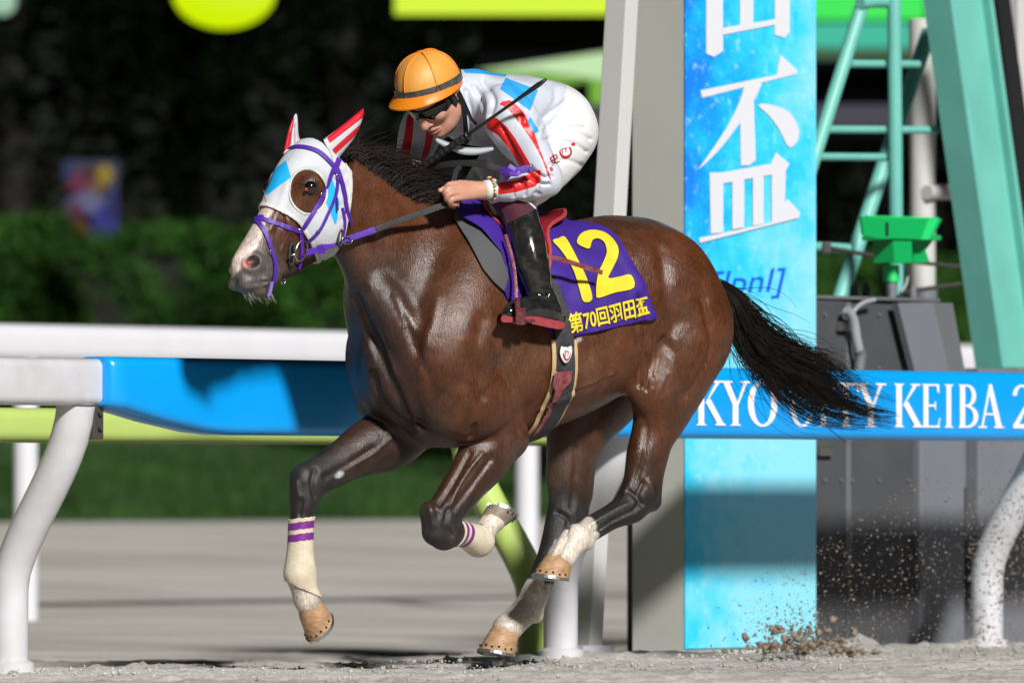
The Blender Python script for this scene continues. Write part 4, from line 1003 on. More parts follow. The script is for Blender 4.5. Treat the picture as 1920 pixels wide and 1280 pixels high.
# white socks
for J, up in ((NH, .07), (FH, .10), (FF, .03), (NF, .03)):
    t, d = seg_t(HV, J['fet'], J['cor']); ax = (J['cor']-J['fet'])/np.linalg.norm(J['cor']-J['fet'])
    kd = (J['fet']-J['knee']); kd = kd/np.linalg.norm(kd)
    along = (HV-J['fet'])@kd
    m = sst(along+.010*n2+.006*n3, -up-.006, -up+.008)*(np.linalg.norm(HV-J['fet'], axis=1) < .24)
    m *= (np.linalg.norm(HV-J['knee'], axis=1) > .12)
    wcol = white*(1-.18*np.clip(n2, 0, 1)[:, None])
    C = C*(1-m[:, None])+wcol*m[:, None]
# muzzle, blaze
mz = sst(np.array([-1.0])*np.linalg.norm(HV-P(470, 520, 0), axis=1), -.15, -.075)
C = C*(1-mz[:, None])+np.array((.085, .072, .066))*mz[:, None]
bl = sdpoly(hp+np.stack((n3*2, n2*2), 1), [(497, 385), (517, 388), (500, 412), (492, 440), (480, 466), (462, 484), (452, 505), (436, 520), (428, 505), (428, 480), (448, 452), (470, 420), (482, 395)])
nfront = (HN[:, 0] > -.2)
bm_ = sst(bl, -3, 4)*nfront*(HV[:, 1] < .07)
C = C*(1-bm_[:, None])+np.array((.62, .50, .45))*bm_[:, None]
pk = sst(-np.linalg.norm(hp-np.array((462, 493)), axis=1), -14, -5)*(HV[:, 0] > 1.1); C = C*(1-pk[:, None])+np.array((.42, .20, .18))*pk[:, None]
eyed = sst(-np.linalg.norm(HV-P(582, 350, .115), axis=1), -.045, -.02)
eyed = np.maximum(eyed, sst(-np.linalg.norm(HV*np.array((1, -1, 1))-P(582, 350, .115), axis=1), -.045, -.02))
C = C*(1-.75*eyed[:, None])+np.array((.02, .016, .014))*.75*eyed[:, None]
ns = sst(-np.linalg.norm((HV-P(476, 490, .052))/np.array((1.15, 1, .8)), axis=1), -.028, -.018); C = C*(1-.8*ns[:, None])+np.array((.02, .012, .011))*.8*ns[:, None]
# small nicks that show in the photo
for px, py, rr in ((637, 890, 9), (1085, 637, 7)):
    m = sst(-np.hypot((hp[:, 0]-px)/1.5, hp[:, 1]-py-(.35*(px-hp[:, 0]))), -rr*.8, -rr*.4)*(np.abs(HV[:, 1]) > .05); C = C*(1-m[:, None])+np.array((.42, .42, .42))*m[:, None]
def coat_mat():
    m = bpy.data.materials.new('bay_coat'); m.use_nodes = True; nt = m.node_tree; b = nt.nodes['Principled BSDF']; N = nt.nodes.new; L = nt.links.new
    tc = N('ShaderNodeTexCoord'); at = N('ShaderNodeAttribute'); at.attribute_name = 'Col'
    def noise(sc, det, st=(1, 1, 1), rot=(0, 0, 0), ro=.6):
        mp = N('ShaderNodeMapping'); mp.inputs['Scale'].default_value = st; mp.inputs['Rotation'].default_value = rot; L(tc.outputs['Object'], mp.inputs['Vector'])
        n = N('ShaderNodeTexNoise'); n.inputs['Scale'].default_value = sc; n.inputs['Detail'].default_value = det; n.inputs['Roughness'].default_value = ro; L(mp.outputs[0], n.inputs['Vector']); return n.outputs['Fac']
    def rng(x, a, b_, c, d):
        r = N('ShaderNodeMapRange'); r.inputs['From Min'].default_value = a; r.inputs['From Max'].default_value = b_; r.inputs['To Min'].default_value = c; r.inputs['To Max'].default_value = d; L(x, r.inputs['Value']); return r.outputs[0]
    hair = noise(230, 4, (.9, 1, .16), (0, .5, 0)); patch = noise(5, 7, ro=.68); blot = noise(17, 5)
    def mul(c, f):
        mx = N('ShaderNodeMix'); mx.data_type = 'RGBA'; mx.blend_type = 'MULTIPLY'; mx.inputs['Factor'].default_value = 1; L(c, mx.inputs['A']); L(f, mx.inputs['B']); return mx.outputs['Result']
    c = mul(at.outputs['Color'], rng(hair, .32, .68, .62, 1.38)); c = mul(c, rng(blot, .3, .7, .8, 1.2)); c = mul(c, rng(patch, .3, .7, .75, 1.25))
    sheen_dust = N('ShaderNodeMix'); sheen_dust.data_type = 'RGBA'; sheen_dust.inputs['B'].default_value = (.15, .125, .11, 1)  # grey sheen of the coat mixed into its colour, together with sand dust
    fine = noise(150, 8, (1, 1, .5), ro=.75); dm = N('ShaderNodeMath'); dm.operation = 'MULTIPLY'; L(rng(noise(4.2, 9, ro=.7), .50, .68, 0, .34), dm.inputs[0]); L(rng(fine, .42, .66, .15, 1), dm.inputs[1])
    L(dm.outputs[0], sheen_dust.inputs['Factor']); L(c, sheen_dust.inputs['A'])
    fk = N('ShaderNodeMix'); fk.data_type = 'RGBA'; fk.inputs['B'].default_value = (.30, .27, .24, 1); fm = N('ShaderNodeMath'); fm.operation = 'MULTIPLY'
    L(rng(noise(330, 2), .60, .70, 0, .55), fm.inputs[0]); L(rng(noise(3.1, 6, ro=.65), .46, .62, .05, 1), fm.inputs[1]); L(fm.outputs[0], fk.inputs['Factor']); L(sheen_dust.outputs['Result'], fk.inputs['A'])
    L(fk.outputs['Result'], b.inputs['Base Color'])
    sepc = N('ShaderNodeSeparateColor'); L(at.outputs['Color'], sepc.inputs[0]); addr = N('ShaderNodeMath'); addr.operation = 'ADD'
    L(rng(patch, .34, .66, .22, .48), addr.inputs[0]); L(rng(sepc.outputs[0], .012, .05, .17, 0.), addr.inputs[1]); L(addr.outputs[0], b.inputs['Roughness']); b.inputs['Specular IOR Level'].default_value = .5
    bp = N('ShaderNodeBump'); bp.inputs['Strength'].default_value = .55; bp.inputs['Distance'].default_value = .0035; L(hair, bp.inputs['Height'])
    bp2 = N('ShaderNodeBump'); bp2.inputs['Strength'].default_value = .22; bp2.inputs['Distance'].default_value = .012; L(noise(30, 5, (1, 1, .5)), bp2.inputs['Height']); L(bp2.outputs[0], bp.inputs['Normal'])
    L(bp.outputs[0], b.inputs['Normal'])
    return m
m_coat = coat_mat()
horse = empty('racehorse', (0, 0, 0), 0, 'wet bay racehorse with white face hood galloping beside the running rail', 'horse')
horse.matrix_world = HM
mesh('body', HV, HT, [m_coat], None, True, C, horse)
HTREE = bvh(HV, HT)
# ================================================================== hooves, bandages, hood, hair, eyes
m_hoof = mat('hoof_horn', (.48, .29, .15), rough=.55, nscale=30, col2=(.27, .15, .075), bump=.35, bscale=45, stretch=(1, 1, 2.2), rvar=.12)
m_hoofd = mat('hoof_dark', (.12, .11, .10), rough=.6, nscale=30, col2=(.30, .22, .15), bump=.2, bscale=60)
m_alu = mat('shoe_aluminium', (.55, .57, .60), rough=.35, metal=1.0, bump=.1, bscale=90)
m_band = mat('bandage_cotton', (.66, .58, .44), rough=.85, nscale=22, col2=(.52, .44, .32), bump=.35, bscale=160)
m_tape = mat('bandage_tape', (.17, .025, .22), rough=.35, bump=.2, bscale=80)
m_hood = mat('hood_white', (.54, .56, .60), rough=.62, nscale=9, namt=.08, bump=.12, bscale=300)
m_hoodt = mat('hood_trim', (.60, .59, .55), rough=.55, bump=.15, bscale=120)
m_hoodb = mat('hood_blue', (.012, .40, .80), rough=.5, bump=.1, bscale=200)
m_red = mat('hood_red', (.55, .012, .03), rough=.35, bump=.1, bscale=150)
m_eye = mat('eye_brown', (.008, .005, .004), rough=.04, coat=1.0)
m_eyep = mat('eye_pink', (.34, .06, .05), rough=.6, spec=.2)
m_purp = mat('strap_purple', (.085, .018, .36), rough=.45, nscale=60, namt=.25, bump=.2, bscale=220)
m_steel = mat('steel', (.62, .60, .56), rough=.22, metal=1.0)
m_rub = mat('rubber_black', (.018, .018, .019), rough=.55, nscale=80, namt=.4, bump=.3, bscale=260)
m_lbl = mat('leather_black', (.014, .013, .014), rough=.38, bump=.2, bscale=140)

def unit(v): return v/np.linalg.norm(v)
def hoof(J_cor, cor, sole, toe_px, rx=.046, dark=False):
    d = unit(sole-cor); t = toe_px-sole; t = unit(t-d*(t@d)); w = np.cross(d, t)
    n = 20; V = []; H = np.linalg.norm(sole-cor)
    for f_, rr, sh, hl in ((-.28, .84, -.006, 0), (-.06, .97, 0, 0), (0.02, 1.03, .001, 0), (.5, 1.16, .011, 0), (1.0, 1.3, .022, 0)):
        for i in range(n):
            a = 2*math.pi*i/n; ca, sa = math.cos(a), math.sin(a)
            hh = f_*H
            if f_ > 0: hh = f_*H*(1-.16*max(0, -ca))
            V.append(cor+d*hh+t*(sh+rx*rr*1.04*ca)+w*(rx*rr*.95*sa*(1 if ca > -.6 else .93)))
    F = [(k*n+i, k*n+(i+1) % n, (k+1)*n+(i+1) % n, (k+1)*n+i) for k in range(4) for i in range(n)]
    F += [tuple(4*n+i for i in range(n)), tuple(n-1-i for i in range(n))]
    o = mesh('hoof', V, F, m_hoofd if dark else m_hoof, None, True, None, horse, auto=45)
    # horseshoe plate
    sv = []; m = 26
    for i in range(m+1):
        a = math.radians(-150+300*i/m); ca, sa = math.cos(a), math.sin(a)
        hh = H*(1-.16*max(0, -ca))
        for rr, dz in ((1.36, -.003), (1.36, .008), (.98, .008), (.98, -.003)):
            sv.append(cor+d*(hh+dz)+t*(.022+rx*rr*1.04*ca)+w*(rx*rr*.95*sa*(1 if ca > -.6 else .93)))
    sf = [(i*4+j, i*4+(j+1) % 4, (i+1)*4+(j+1) % 4, (i+1)*4+j) for i in range(m) for j in range(4)]+[(3, 2, 1, 0), (m*4, m*4+1, m*4+2, m*4+3)]
    mesh('horseshoe', sv, sf, m_alu, None, False, None, o)
    nl = []
    for i in range(10):
        a = math.radians(-100+200*i/9); ca, sa = math.cos(a), math.sin(a); hh = H*(.78+.05*(i % 2))*(1-.16*max(0, -ca)); rr = 1.245
        nl.append(boxv(cor+d*hh+t*(.0185+rx*rr*1.04*ca)+w*(rx*rr*.95*sa), (.006, .006, .007), .001))
    v, f_ = merge(nl); mesh('nail_clinches', v, f_, m_lbl, None, False, None, o)
    return o
lh = .13
hoof(NH, P(1047, 1050, lh), P(1041, 1086, lh), P(1005, 1094, lh), .050)
hoof(FH, P(947, 1184, -.13), P(939, 1227, -.13), P(900, 1232, -.13), .050)
c0 = P(581, 1140, -.13); hoof(FF, c0, P(606, 1166, -.13), P(594, 1208, -.13), .046)
fl = NF['cor'][1]; hoof(NF, P(922, 977, fl), P(935, 950, fl), P(972, 964, fl), .042, True)
# bandages
def band(name, g, tapes):
    V, T, N = region(HV, HT, g, .0055); mid = np.zeros(len(T), int)
    for tp in tapes:
        V, T, mid, sg, N = cut(V, T, tp(V), mid, N); mid = np.where(sg, 1, mid)
    V, T, N = compact(V, T, N)
    o = mesh(name, V, T, [m_band, m_tape], mid, True, None, horse)
    md = o.modifiers.new('t', 'SOLIDIFY'); md.thickness = .006; md.offset = -1
    return o
jj = lambda V: 2.5*np.sin(V[:, 0]*300)*.25
py_ = lambda V: proj(V)[:, 1]+.12*(proj(V)[:, 0]-563)+jj(V)
band('bandage', [lambda V: np.where((V[:, 1] < 0) & (proj(V)[:, 0] < 640), py_(V)-971, -50.), lambda V: 1101-proj(V)[:, 1]+.5*(proj(V)[:, 0]-563)],
     [lambda V: 7-np.abs(py_(V)-985), lambda V: 7-np.abs(py_(V)-1007)])
ka, fa = NF['knee'], NF['fet']
tt_ = lambda V: np.where((np.abs(V[:, 1]-(ka[1]+fa[1])/2) < .15) & (proj(V)[:, 0] > 826) & (proj(V)[:, 0] < 935) & (proj(V)[:, 1] > 975) & (V[:, 0] < ka[0]), ((V-ka)@unit(fa-ka))/np.linalg.norm(fa-ka), -1)
pd_ = unit(NF['cor']-fa)
band('bandage', [lambda V: tt_(V)-.40, lambda V: .028-((V-fa)@pd_)], [lambda V: .035-np.abs(tt_(V)-.47), lambda V: .035-np.abs(tt_(V)-.60)])
# hood over head
hoodpoly = smoothpoly([(470, 380), (501, 388), (528, 399), (555, 415), (574, 440), (584, 458), (596, 492), (618, 482), (640, 450), (653, 395), (658, 345), (653, 310), (640, 272), (610, 225), (540, 225), (480, 290)], 4)
def mir(V): M = V.copy(); M[:, 1] = np.abs(M[:, 1]); return M
def g_hood(V): return np.where(V[:, 0] > .55, sdpoly(proj(mir(V)), hoodpoly), -60.)
def g_eye(V):
    q = proj(mir(V))-np.array((577, 360)); a = -.12; x = q[:, 0]*math.cos(a)+q[:, 1]*math.sin(a); y = -q[:, 0]*math.sin(a)+q[:, 1]*math.cos(a)
    d = (np.hypot(x/32, y/39.5)-1)*32
    return np.where(np.abs(V[:, 1]) > .03, d, 40.)
V, T, N = region(HV, HT, [g_hood, g_eye], .006)
mid = np.zeros(len(T), int)
for poly in ([(536, 300), (546, 332), (499, 367), (494, 334)], [(622, 333), (637, 380), (630, 425), (608, 374)]):
    gv = np.where((N@unit(EYE-P(580, 360))) > .05, sdpoly(proj(V), poly), -30.)
    V, T, mid, sg, N = cut(V, T, gv, mid, N); mid = np.where(sg, 1, mid)
wr = .0016*np.sin(V[:, 0]*90+V[:, 2]*140)*sst(proj(V)[:, 0], 618, 650)+.0012*fnoise(V, 55, 8)
V = V+N*wr[:, None]
hood = mesh('hood', V, T, [m_hood, m_hoodb], mid, True, None, horse)
md = hood.modifiers.new('t', 'SOLIDIFY'); md.thickness = .003; md.offset = -1
HOODT = bvh(V, T)
tv, tt, tn = region(HV, HT, [lambda V: g_hood(V), lambda V: 6.0-g_hood(V)], .009)
o = mesh('hood_trim', tv, tt, m_hoodt, None, True, None, hood); md = o.modifiers.new('t', 'SOLIDIFY'); md.thickness = .005; md.offset = -1
tv, tt, tn = region(HV, HT, [lambda V: np.where(g_hood(V) > 2, g_eye(V), -9), lambda V: 3.2-g_eye(V)], .0085)
o = mesh('eye_hole_trim', tv, tt, m_hoodt, None, True, None, hood); md = o.modifiers.new('t', 'SOLIDIFY'); md.thickness = .004; md.offset = -1
# ears in the hood
def ear(outline, l0, l1, depth, reds, fold):
    """leaf-shaped ear from its outline (px) with a hollow front"""
    up, dn = outline; n = 14
    U = smoothpoly(up, 6, False); D = smoothpoly(dn, 6, False)
    V = []; F = []; m = 12
    for i in range(n+1):
        u = U[int(i/n*(len(U)-1))]; d = D[int(i/n*(len(D)-1))]; l = l0+(l1-l0)*i/n
        hw = np.linalg.norm(u-d)*S/2
        c = (u+d)/2; 
        for j in range(m):
            a = 2*math.pi*j/m; q = c+(u-d)/2*math.cos(a)
            dep = math.sin(a)*min(hw*1.1, depth)
            if math.sin(a) > 0 and fold: dep *= 1-1.5*math.exp(-(math.cos(a)/.35)**2)*min(1, 2.0*(1-i/n))*.8
            V.append(P(q[0], q[1], l+dep))
    F = [(i*m+j, i*m+(j+1) % m, (i+1)*m+(j+1) % m, (i+1)*m+j) for i in range(n) for j in range(m)]+[tuple(range(m)), tuple(n*m+m-1-j for j in range(m))]
    bm = bmesh.new(); vs = [bm.verts.new(v) for v in V]
    for q in F: bm.faces.new([vs[i] for i in q])
    bmesh.ops.recalc_face_normals(bm, faces=list(bm.faces))
    bmesh.ops.subdivide_edges(bm, edges=list(bm.edges), cuts=1, use_grid_fill=True); bmesh.ops.triangulate(bm, faces=list(bm.faces))
    bm.verts.index_update(); V = np.array([v.co[:] for v in bm.verts]); T = np.array([[v.index for v in f.verts] for f in bm.faces]); bm.free()
    mid = np.zeros(len(T), int)
    for poly in reds:
        V, T, mid, sg, _ = cut(V, T, sdpoly(proj(V), poly), mid); mid = np.where(sg, 1, mid)
    return mesh('ear', V, T, [m_hood, m_red], mid, True, None, hood)
ear(([(606, 262), (640, 236), (668, 213), (681, 203)], [(627, 306), (655, 272), (672, 245), (683, 212)]), .06, .05, .020,
    [[(613, 258), (676, 205), (690, 200), (683, 219), (618, 269)], [(622, 281), (678, 231), (672, 248), (657, 264), (627, 291)]], False)
ear(([(530, 290), (538, 252), (546, 228), (554, 213)], [(566, 272), (560, 250), (559, 230), (557, 215)]), -.065, -.055, .02,
    [[(520, 300), (536, 240), (549, 215), (552, 222), (548, 245), (546, 270)], [(558, 221), (570, 230), (570, 265), (560, 258)]], True)
# eyes
for s in (1, -1):
    c = P(582, 351.5, .1095); c[1] *= s
    bm = bmesh.new(); bmesh.ops.create_uvsphere(bm, u_segments=24, v_segments=16, radius=.0245)
    v = np.array([q.co[:] for q in bm.verts])+c; bm.verts.index_update(); fc = [tuple(q.index for q in ff.verts) for ff in bm.faces]; bm.free()
    e = mesh('eye', v, fc, m_eye, None, True, None, horse)
    if s == 1:   # red corner of the eye
        cc = P(574, 355.5, .1215)
        bm = bmesh.new(); bmesh.ops.create_uvsphere(bm, u_segments=16, v_segments=10, radius=1)
        v = np.array([(q.co.x*.0065, q.co.y*.0068, q.co.z*.0062) for q in bm.verts])+cc; bm.verts.index_update(); fc = [tuple(q.index for q in ff.verts) for ff in bm.faces]; bm.free()
        mesh('eye_corner', v, fc, m_eyep, None, True, None, e)
c = P(466.5, 495, .038)
bm = bmesh.new(); bmesh.ops.create_uvsphere(bm, u_segments=16, v_segments=10, radius=1)
v = np.array([(q.co.x*.0075, q.co.y*.006, q.co.z*.0095) for q in bm.verts])+c; bm.verts.index_update(); fc = [tuple(q.index for q in ff.verts) for ff in bm.faces]; bm.free()
mesh('nostril_lining', v, fc, mat('nostril_pink', (.42, .07, .08), .9, spec=.1), None, True, None, horse)
# ---------------------------------------------------------------- hair
def strands(curves, r0, r1, sides=3):
    """many thin tapered hairs as one mesh"""
    C = np.array(curves); n, m = C.shape[:2]
    t = np.gradient(C, axis=1); t /= np.linalg.norm(t, axis=2)[..., None]+1e-12
    ref = np.array((.3, .9, .25)); u = np.cross(t, ref); u /= np.linalg.norm(u, axis=2)[..., None]+1e-9; w = np.cross(t, u)
    rr = (r0+(r1-r0)*np.linspace(0, 1, m))[None, :, None]
    V = np.stack([C+rr*(math.cos(2*math.pi*j/sides)*u+math.sin(2*math.pi*j/sides)*w) for j in range(sides)], 2)
    idx = np.arange(n*m*sides).reshape(n, m, sides); F = []
    for j in range(sides):
        k = (j+1) % sides; F.append(np.stack((idx[:, :-1, j], idx[:, :-1, k], idx[:, 1:, k], idx[:, 1:, j]), -1).reshape(-1, 4))
    return V.reshape(-1, 3), np.concatenate(F)
m_hair = mat('hair_black', (.007, .006, .006), rough=.40, nscale=14, col2=(.014, .010, .008), spec=.35)
m_mane = mat('mane_brown_black', (.012, .010, .010), rough=.5, nscale=14, col2=(.024, .016, .012), spec=.3)
rg = np.random.RandomState(11)
# tail
ctl = smoothpoly([(1340, 530), (1372, 562), (1402, 618), (1450, 672), (1505, 714), (1565, 748), (1628, 772), (1690, 782)], 10, False)
hw = pchip([0, .12, .25, .4, .6, .8, 1.0], [9, 18, 36, 48, 52, 44, 26])
cv = []; m = 28
nL = len(ctl)-1
tl = [(rg.normal()*.42, rg.normal()*.4, .46+.54*rg.rand()**1.1, rg.rand()*6.28, .8+1.8*rg.rand(), .12+.28*rg.rand(), rg.normal()*.42, rg.rand()*.2) for _ in range(42)]
for i in range(2300):
    q0 = tl[rg.randint(len(tl))]; stray = rg.rand() < .10; sp_ = .10 if not stray else .45
    u0 = float(np.clip(q0[0]+rg.normal()*sp_, -1.15, 1.15)); v0 = q0[1]+rg.normal()*.15; ln = min(1., q0[2]*(.72+.30*rg.rand())); st = q0[7]*rg.rand()
    ph = q0[3]+rg.normal()*.25; fr = q0[4]; am = q0[5]*(1 if not stray else 1.8); dv = q0[6]+rg.normal()*.05; pts = []
    for j in range(m):
        t = st+(ln-st)*j/(m-1); fi = t*nL; a_ = min(int(fi), nL-1); cc = ctl[a_]+(ctl[a_+1]-ctl[a_])*(fi-a_)
        tg = ctl[min(a_+2, nL)]-ctl[max(a_-2, 0)]; tg = tg/np.linalg.norm(tg); nn = np.array((-tg[1], tg[0]))
        w = float(hw(t)); k = (j/(m-1)); gather = 1-.15*k*k*(not stray)
        off = (u0*gather+dv*k*k*.8+am*k*math.sin(fr*6.28*t+ph))*w
        q = cc+nn*off; l = (v0*.05+.014*math.sin(fr*5*t+ph*2)*k)*min(1, w/30)
        pts.append(P(q[0], q[1], l))
    cv.append(pts)
for i in range(110):     # loose hairs streaming off the tail
    t0 = .08+.55*rg.rand(); c = ctl[int(t0*(len(ctl)-1))]; tg = ctl[min(int(t0*(len(ctl)-1))+3, len(ctl)-1)]-c; ta = math.atan2(tg[1], tg[0]); up_ = rg.rand() < .72
    L_ = 60+110*rg.rand()**1.5; a0 = ta+(-.75 if up_ else .55)*(.5+.6*rg.rand()); cu = (1.1 if up_ else -.7)*(.4+rg.rand()); pts = []; l0 = .03*rg.normal(); nn = np.array((-tg[1], tg[0]))/np.linalg.norm(tg)
    q = c+nn*(-1 if up_ else 1)*float(hw(t0))*.55; wv = rg.rand()*6.28
    for j in range(m):
        k = j/(m-1); pts.append(P(q[0], q[1], l0)); a = a0+cu*k*k+.18*math.sin(wv+6*k); q = q+np.array((math.cos(a), math.sin(a)))*L_/(m-1)
    cv.append(pts)
v, f_ = strands(cv, .0018, .0004)
o = mesh('tail', v, f_, m_hair, None, True, None, horse); o['kind'] = 'stuff'
# mane
crest = smoothpoly([(640, 292), (672, 304), (706, 334), (745, 360), (790, 384), (835, 400), (880, 408)], 8, False)
cv = []; m = 16
locks = [(rg.rand(), rg.normal()*.10, rg.normal()*.12, .75+.5*rg.rand(), rg.rand()*6.28) for _ in range(46)]
for i in range(3400):
    lk = locks[rg.randint(len(locks))]; t = float(np.clip(lk[0]+rg.normal()*.03, 0, 1)); c = crest[int(t*(len(crest)-1))]+rg.normal(size=2)*2.5; l0 = rg.normal()*.014
    ln = (58+34*rg.rand())*lk[3]*(0.50+.70*math.sin(min(1, t*1.35)*math.pi*.66)); a0 = math.radians(-66+20*rg.rand())+lk[1]; a1 = math.radians(22+22*rg.rand())+lk[2]; ll = (rg.rand()-.66)*.10
    if t > .75: ln *= .72; a0 += .35
    pts = []; q = c.copy(); ph = lk[4]
    for j in range(m):
        k = j/(m-1); pts.append(P(q[0], q[1], l0+ll*k)); a = a0+(a1-a0)*k**.75+.22*math.sin(ph+5*k)
        q = q+np.array((math.cos(a), math.sin(a)))*ln/(m-1)
    cv.append(pts)
for i in range(420):   # fine flyaway hair lifted by the wind
    t = rg.rand()**.8; c = crest[int(t*(len(crest)-1))]; q = c+np.array((0, -6.)); pts = []; a0 = math.radians(-95+60*rg.rand()); a1 = a0+math.radians(50+60*rg.rand()); ln = 34+62*rg.rand(); l0 = rg.normal()*.02; ph = rg.rand()*6.28
    for j in range(m):
        k = j/(m-1); pts.append(P(q[0], q[1], l0-.03*k)); a = a0+(a1-a0)*k+.25*math.sin(ph+6*k); q = q+np.array((math.cos(a), math.sin(a)))*ln/(m-1)
    cv.append(pts)
for i in range(320):   # forelock-free wisps behind the withers
    c = np.array((820+60*rg.rand(), 396+12*rg.rand())); pts = []; q = c; a0 = math.radians(-30+45*rg.rand()); ln = 20+40*rg.rand(); l0 = rg.normal()*.02
    for j in range(m):
        k = j/(m-1); pts.append(P(q[0], q[1], l0)); a = a0+.9*k; q = q+np.array((math.cos(a), math.sin(a)))*ln/(m-1)
    cv.append(pts)
v, f_ = strands(cv, .0017, .0005)
o = mesh('mane', v, f_, m_mane, None, True, None, horse); o['kind'] = 'stuff'
# whiskers
cv = []
for i in range(30):
    b = np.array((455+55*rg.rand(), 548+6*rg.rand())); p0 = P(b[0], b[1], (rg.rand()-.4)*.06); L_ = .012+.026*rg.rand(); ang = math.radians(-95+80*rg.rand()); pts = []
    for j in range(8):
        k = j/7; pts.append(p0+np.array((-math.cos(ang)*k-.25*k*k, .1*k, math.sin(ang)*k))*L_)
    cv.append(pts)
v, f_ = strands(cv, .0009, .0003); mesh('whiskers', v, f_, mat('whisker', (.35, .32, .28), .5), None, True, None, horse)['kind'] = 'stuff'

# ================================================================== bridle
TACKT = lambda px, py, off: tack_cast(px, py, off)
def tack_cast(px, py, off):
    a, na = cast(HOODT, px, py, off); b, nb = cast(HTREE, px, py, off)
    if a is None and b is None: return None, None
    if a is None: return b, nb
    if b is None: return a, na
    return (a, na) if np.linalg.norm(a-EYE) < np.linalg.norm(b-EYE)+.02 else (b, nb)
bridle = empty('bridle', (0, 0, 0), 0, 'purple racing bridle with crossed noseband worn over the white hood', 'bridle'); bridle.matrix_world = HM
def strap(name, pts, wpx, m, parent, off=.006, th=.003, n=6, smooth=True):
    """strap along photo points: (x, y) lie on the horse, (x, y, l) hang free"""
    q = smoothpoly([p[:2] for p in pts], n, False); ls = [p[2] if len(p) > 2 else None for p in pts]
    C = []; N = []
    for i, (x, y) in enumerate(q):
        u = i/n; a = min(int(u), len(pts)-1); b = min(a+1, len(pts)-1)
        if ls[a] is not None and (ls[b] is not None or u == a):
            l = ls[a]+((ls[b] if ls[b] is not None else ls[a])-ls[a])*(u-a); C.append(P(x, y, l)); N.append(unit(EYE-C[-1])); continue
        p, nn = tack_cast(x, y, off)
        if p is None:
            if C: l = C[-1][1]; C.append(P(x, y, l)); N.append(N[-1])
            continue
        C.append(p); N.append(nn)
    if len(C) < 3:
        C = [P(x, y, 0.0) for x, y in q]; N = [unit(EYE-c) for c in C]
    C = np.array(C); N = np.array(N)
    for _ in range(2 if smooth else 0):
        C[1:-1] = C[1:-1]*.5+(C[:-2]+C[2:])*.25; N[1:-1] = N[1:-1]*.4+(N[:-2]+N[2:])*.3
    N /= np.linalg.norm(N, axis=1)[:, None]
    v, f_ = ribbon(C, N, wpx*S, th)
    return mesh(name, v, f_, m, None, True, None, parent, auto=50)
def ring(name, px, py, rx, ry, m, parent, off=.012, tube_r=.0025, rot=0.0, l=None, n=24):
    if l is None: c, nn = tack_cast(px, py, off)
    else: c = P(px, py, l); nn = None
    l = c[1]; pts = []
    for i in range(n+1):
        a = 2*math.pi*i/n; x = rx*math.cos(a); y = ry*math.sin(a)
        pts.append(P(px+x*math.cos(rot)-y*math.sin(rot), py+x*math.sin(rot)+y*math.cos(rot), l))
    v, f_ = tube(pts, tube_r, 6, caps=False); return mesh(name, v, f_, m, None, True, None, parent)
strap('browband', [(527, 288), (547, 278.5), (568, 277), (594, 284), (612, 298), (626, 313)], 9, m_purp, bridle)
strap('headpiece', [(634, 298), (629, 312), (628, 326)], 11, m_purp, bridle, off=.009)
strap('cheek_strap', [(626, 312), (616, 338), (604, 366), (588, 398), (566, 432)], 8.5, m_purp, bridle)
strap('cheek_strap', [(630, 318), (631, 345), (626, 372), (612, 404), (598, 432), (576, 454)], 6, m_purp, bridle, off=.008)
strap('throat_latch', [(631, 318), (637, 336), (643, 360), (648, 393), (655, 420)], 8.5, m_purp, bridle, off=.009)
strap('throat_latch', [(640, 390), (645, 415), (642, 440)], 6, m_purp, bridle)
strap('strap_end', [(628, 372), (629, 395)], 3.5, m_purp, bridle, off=.012)
strap('noseband', [(478, 411), (487, 409.5), (520, 420), (545, 428), (568, 436)], 8.5, m_purp, bridle, off=.005)
strap('noseband', [(483, 413), (497, 437), (508, 470), (515, 494), (514, 512), (510, 530)], 8, m_purp, bridle, off=.007)
strap('strap_end', [(510, 528, .07), (507, 545, .072), (503, 556, .075)], 6.5, m_purp, bridle)
strap('noseband', [(488, 411), (483, 412), (478, 415), (474, 418)], 8, m_purp, bridle, off=.004)
strap('noseband_pad', [(481, 413), (485, 411), (489, 410), (494, 411)], 12, m_purp, bridle, off=.009)
strap('bit_strap', [(565, 438), (564, 455), (562, 484), (558, 503)], 7, m_purp, bridle, off=.009)
strap('chin_strap', [(558, 507), (545, 513), (528, 517)], 6, m_lbl, bridle, off=.006)
ring('chin_ring', 531, 527, 4, 5.5, m_steel, bridle, l=.03, tube_r=.002)
ring('bit_ring', 565, 470, 10.5, 20, m_steel, bridle, off=.014, rot=.28, tube_r=.0034)
ring('bit_guard', 547, 477, 4.5, 22, m_rub, bridle, off=.010, rot=.05, tube_r=.006)
v, f_ = tube([P(543, 478, .085), P(556, 477, .10)], .004, 8); mesh('bit_mouthpiece', v, f_, m_steel, None, True, None, bridle)
for x, y, r, rt in ((605, 365, 5, -.5), (565, 433, 5, .6), (598, 432, 5, -.6), (509, 472, 5, .2), (634, 330, 6, -.3), (600, 466, 5, 0)):
    ring('buckle', x, y, r, r*.8, m_steel, bridle, off=.010, rot=rt, tube_r=.0015, n=4)
m_seam = mat('hood_seam', (.38, .40, .43), .7)
for pts in ([(566, 262), (548, 292), (541, 300)], [(498, 368), (500, 378), (502, 388)], [(606, 268), (618, 284), (624, 300)]):
    strap('seam', pts, 1.8, m_seam, hood, off=.0015, th=.0015)
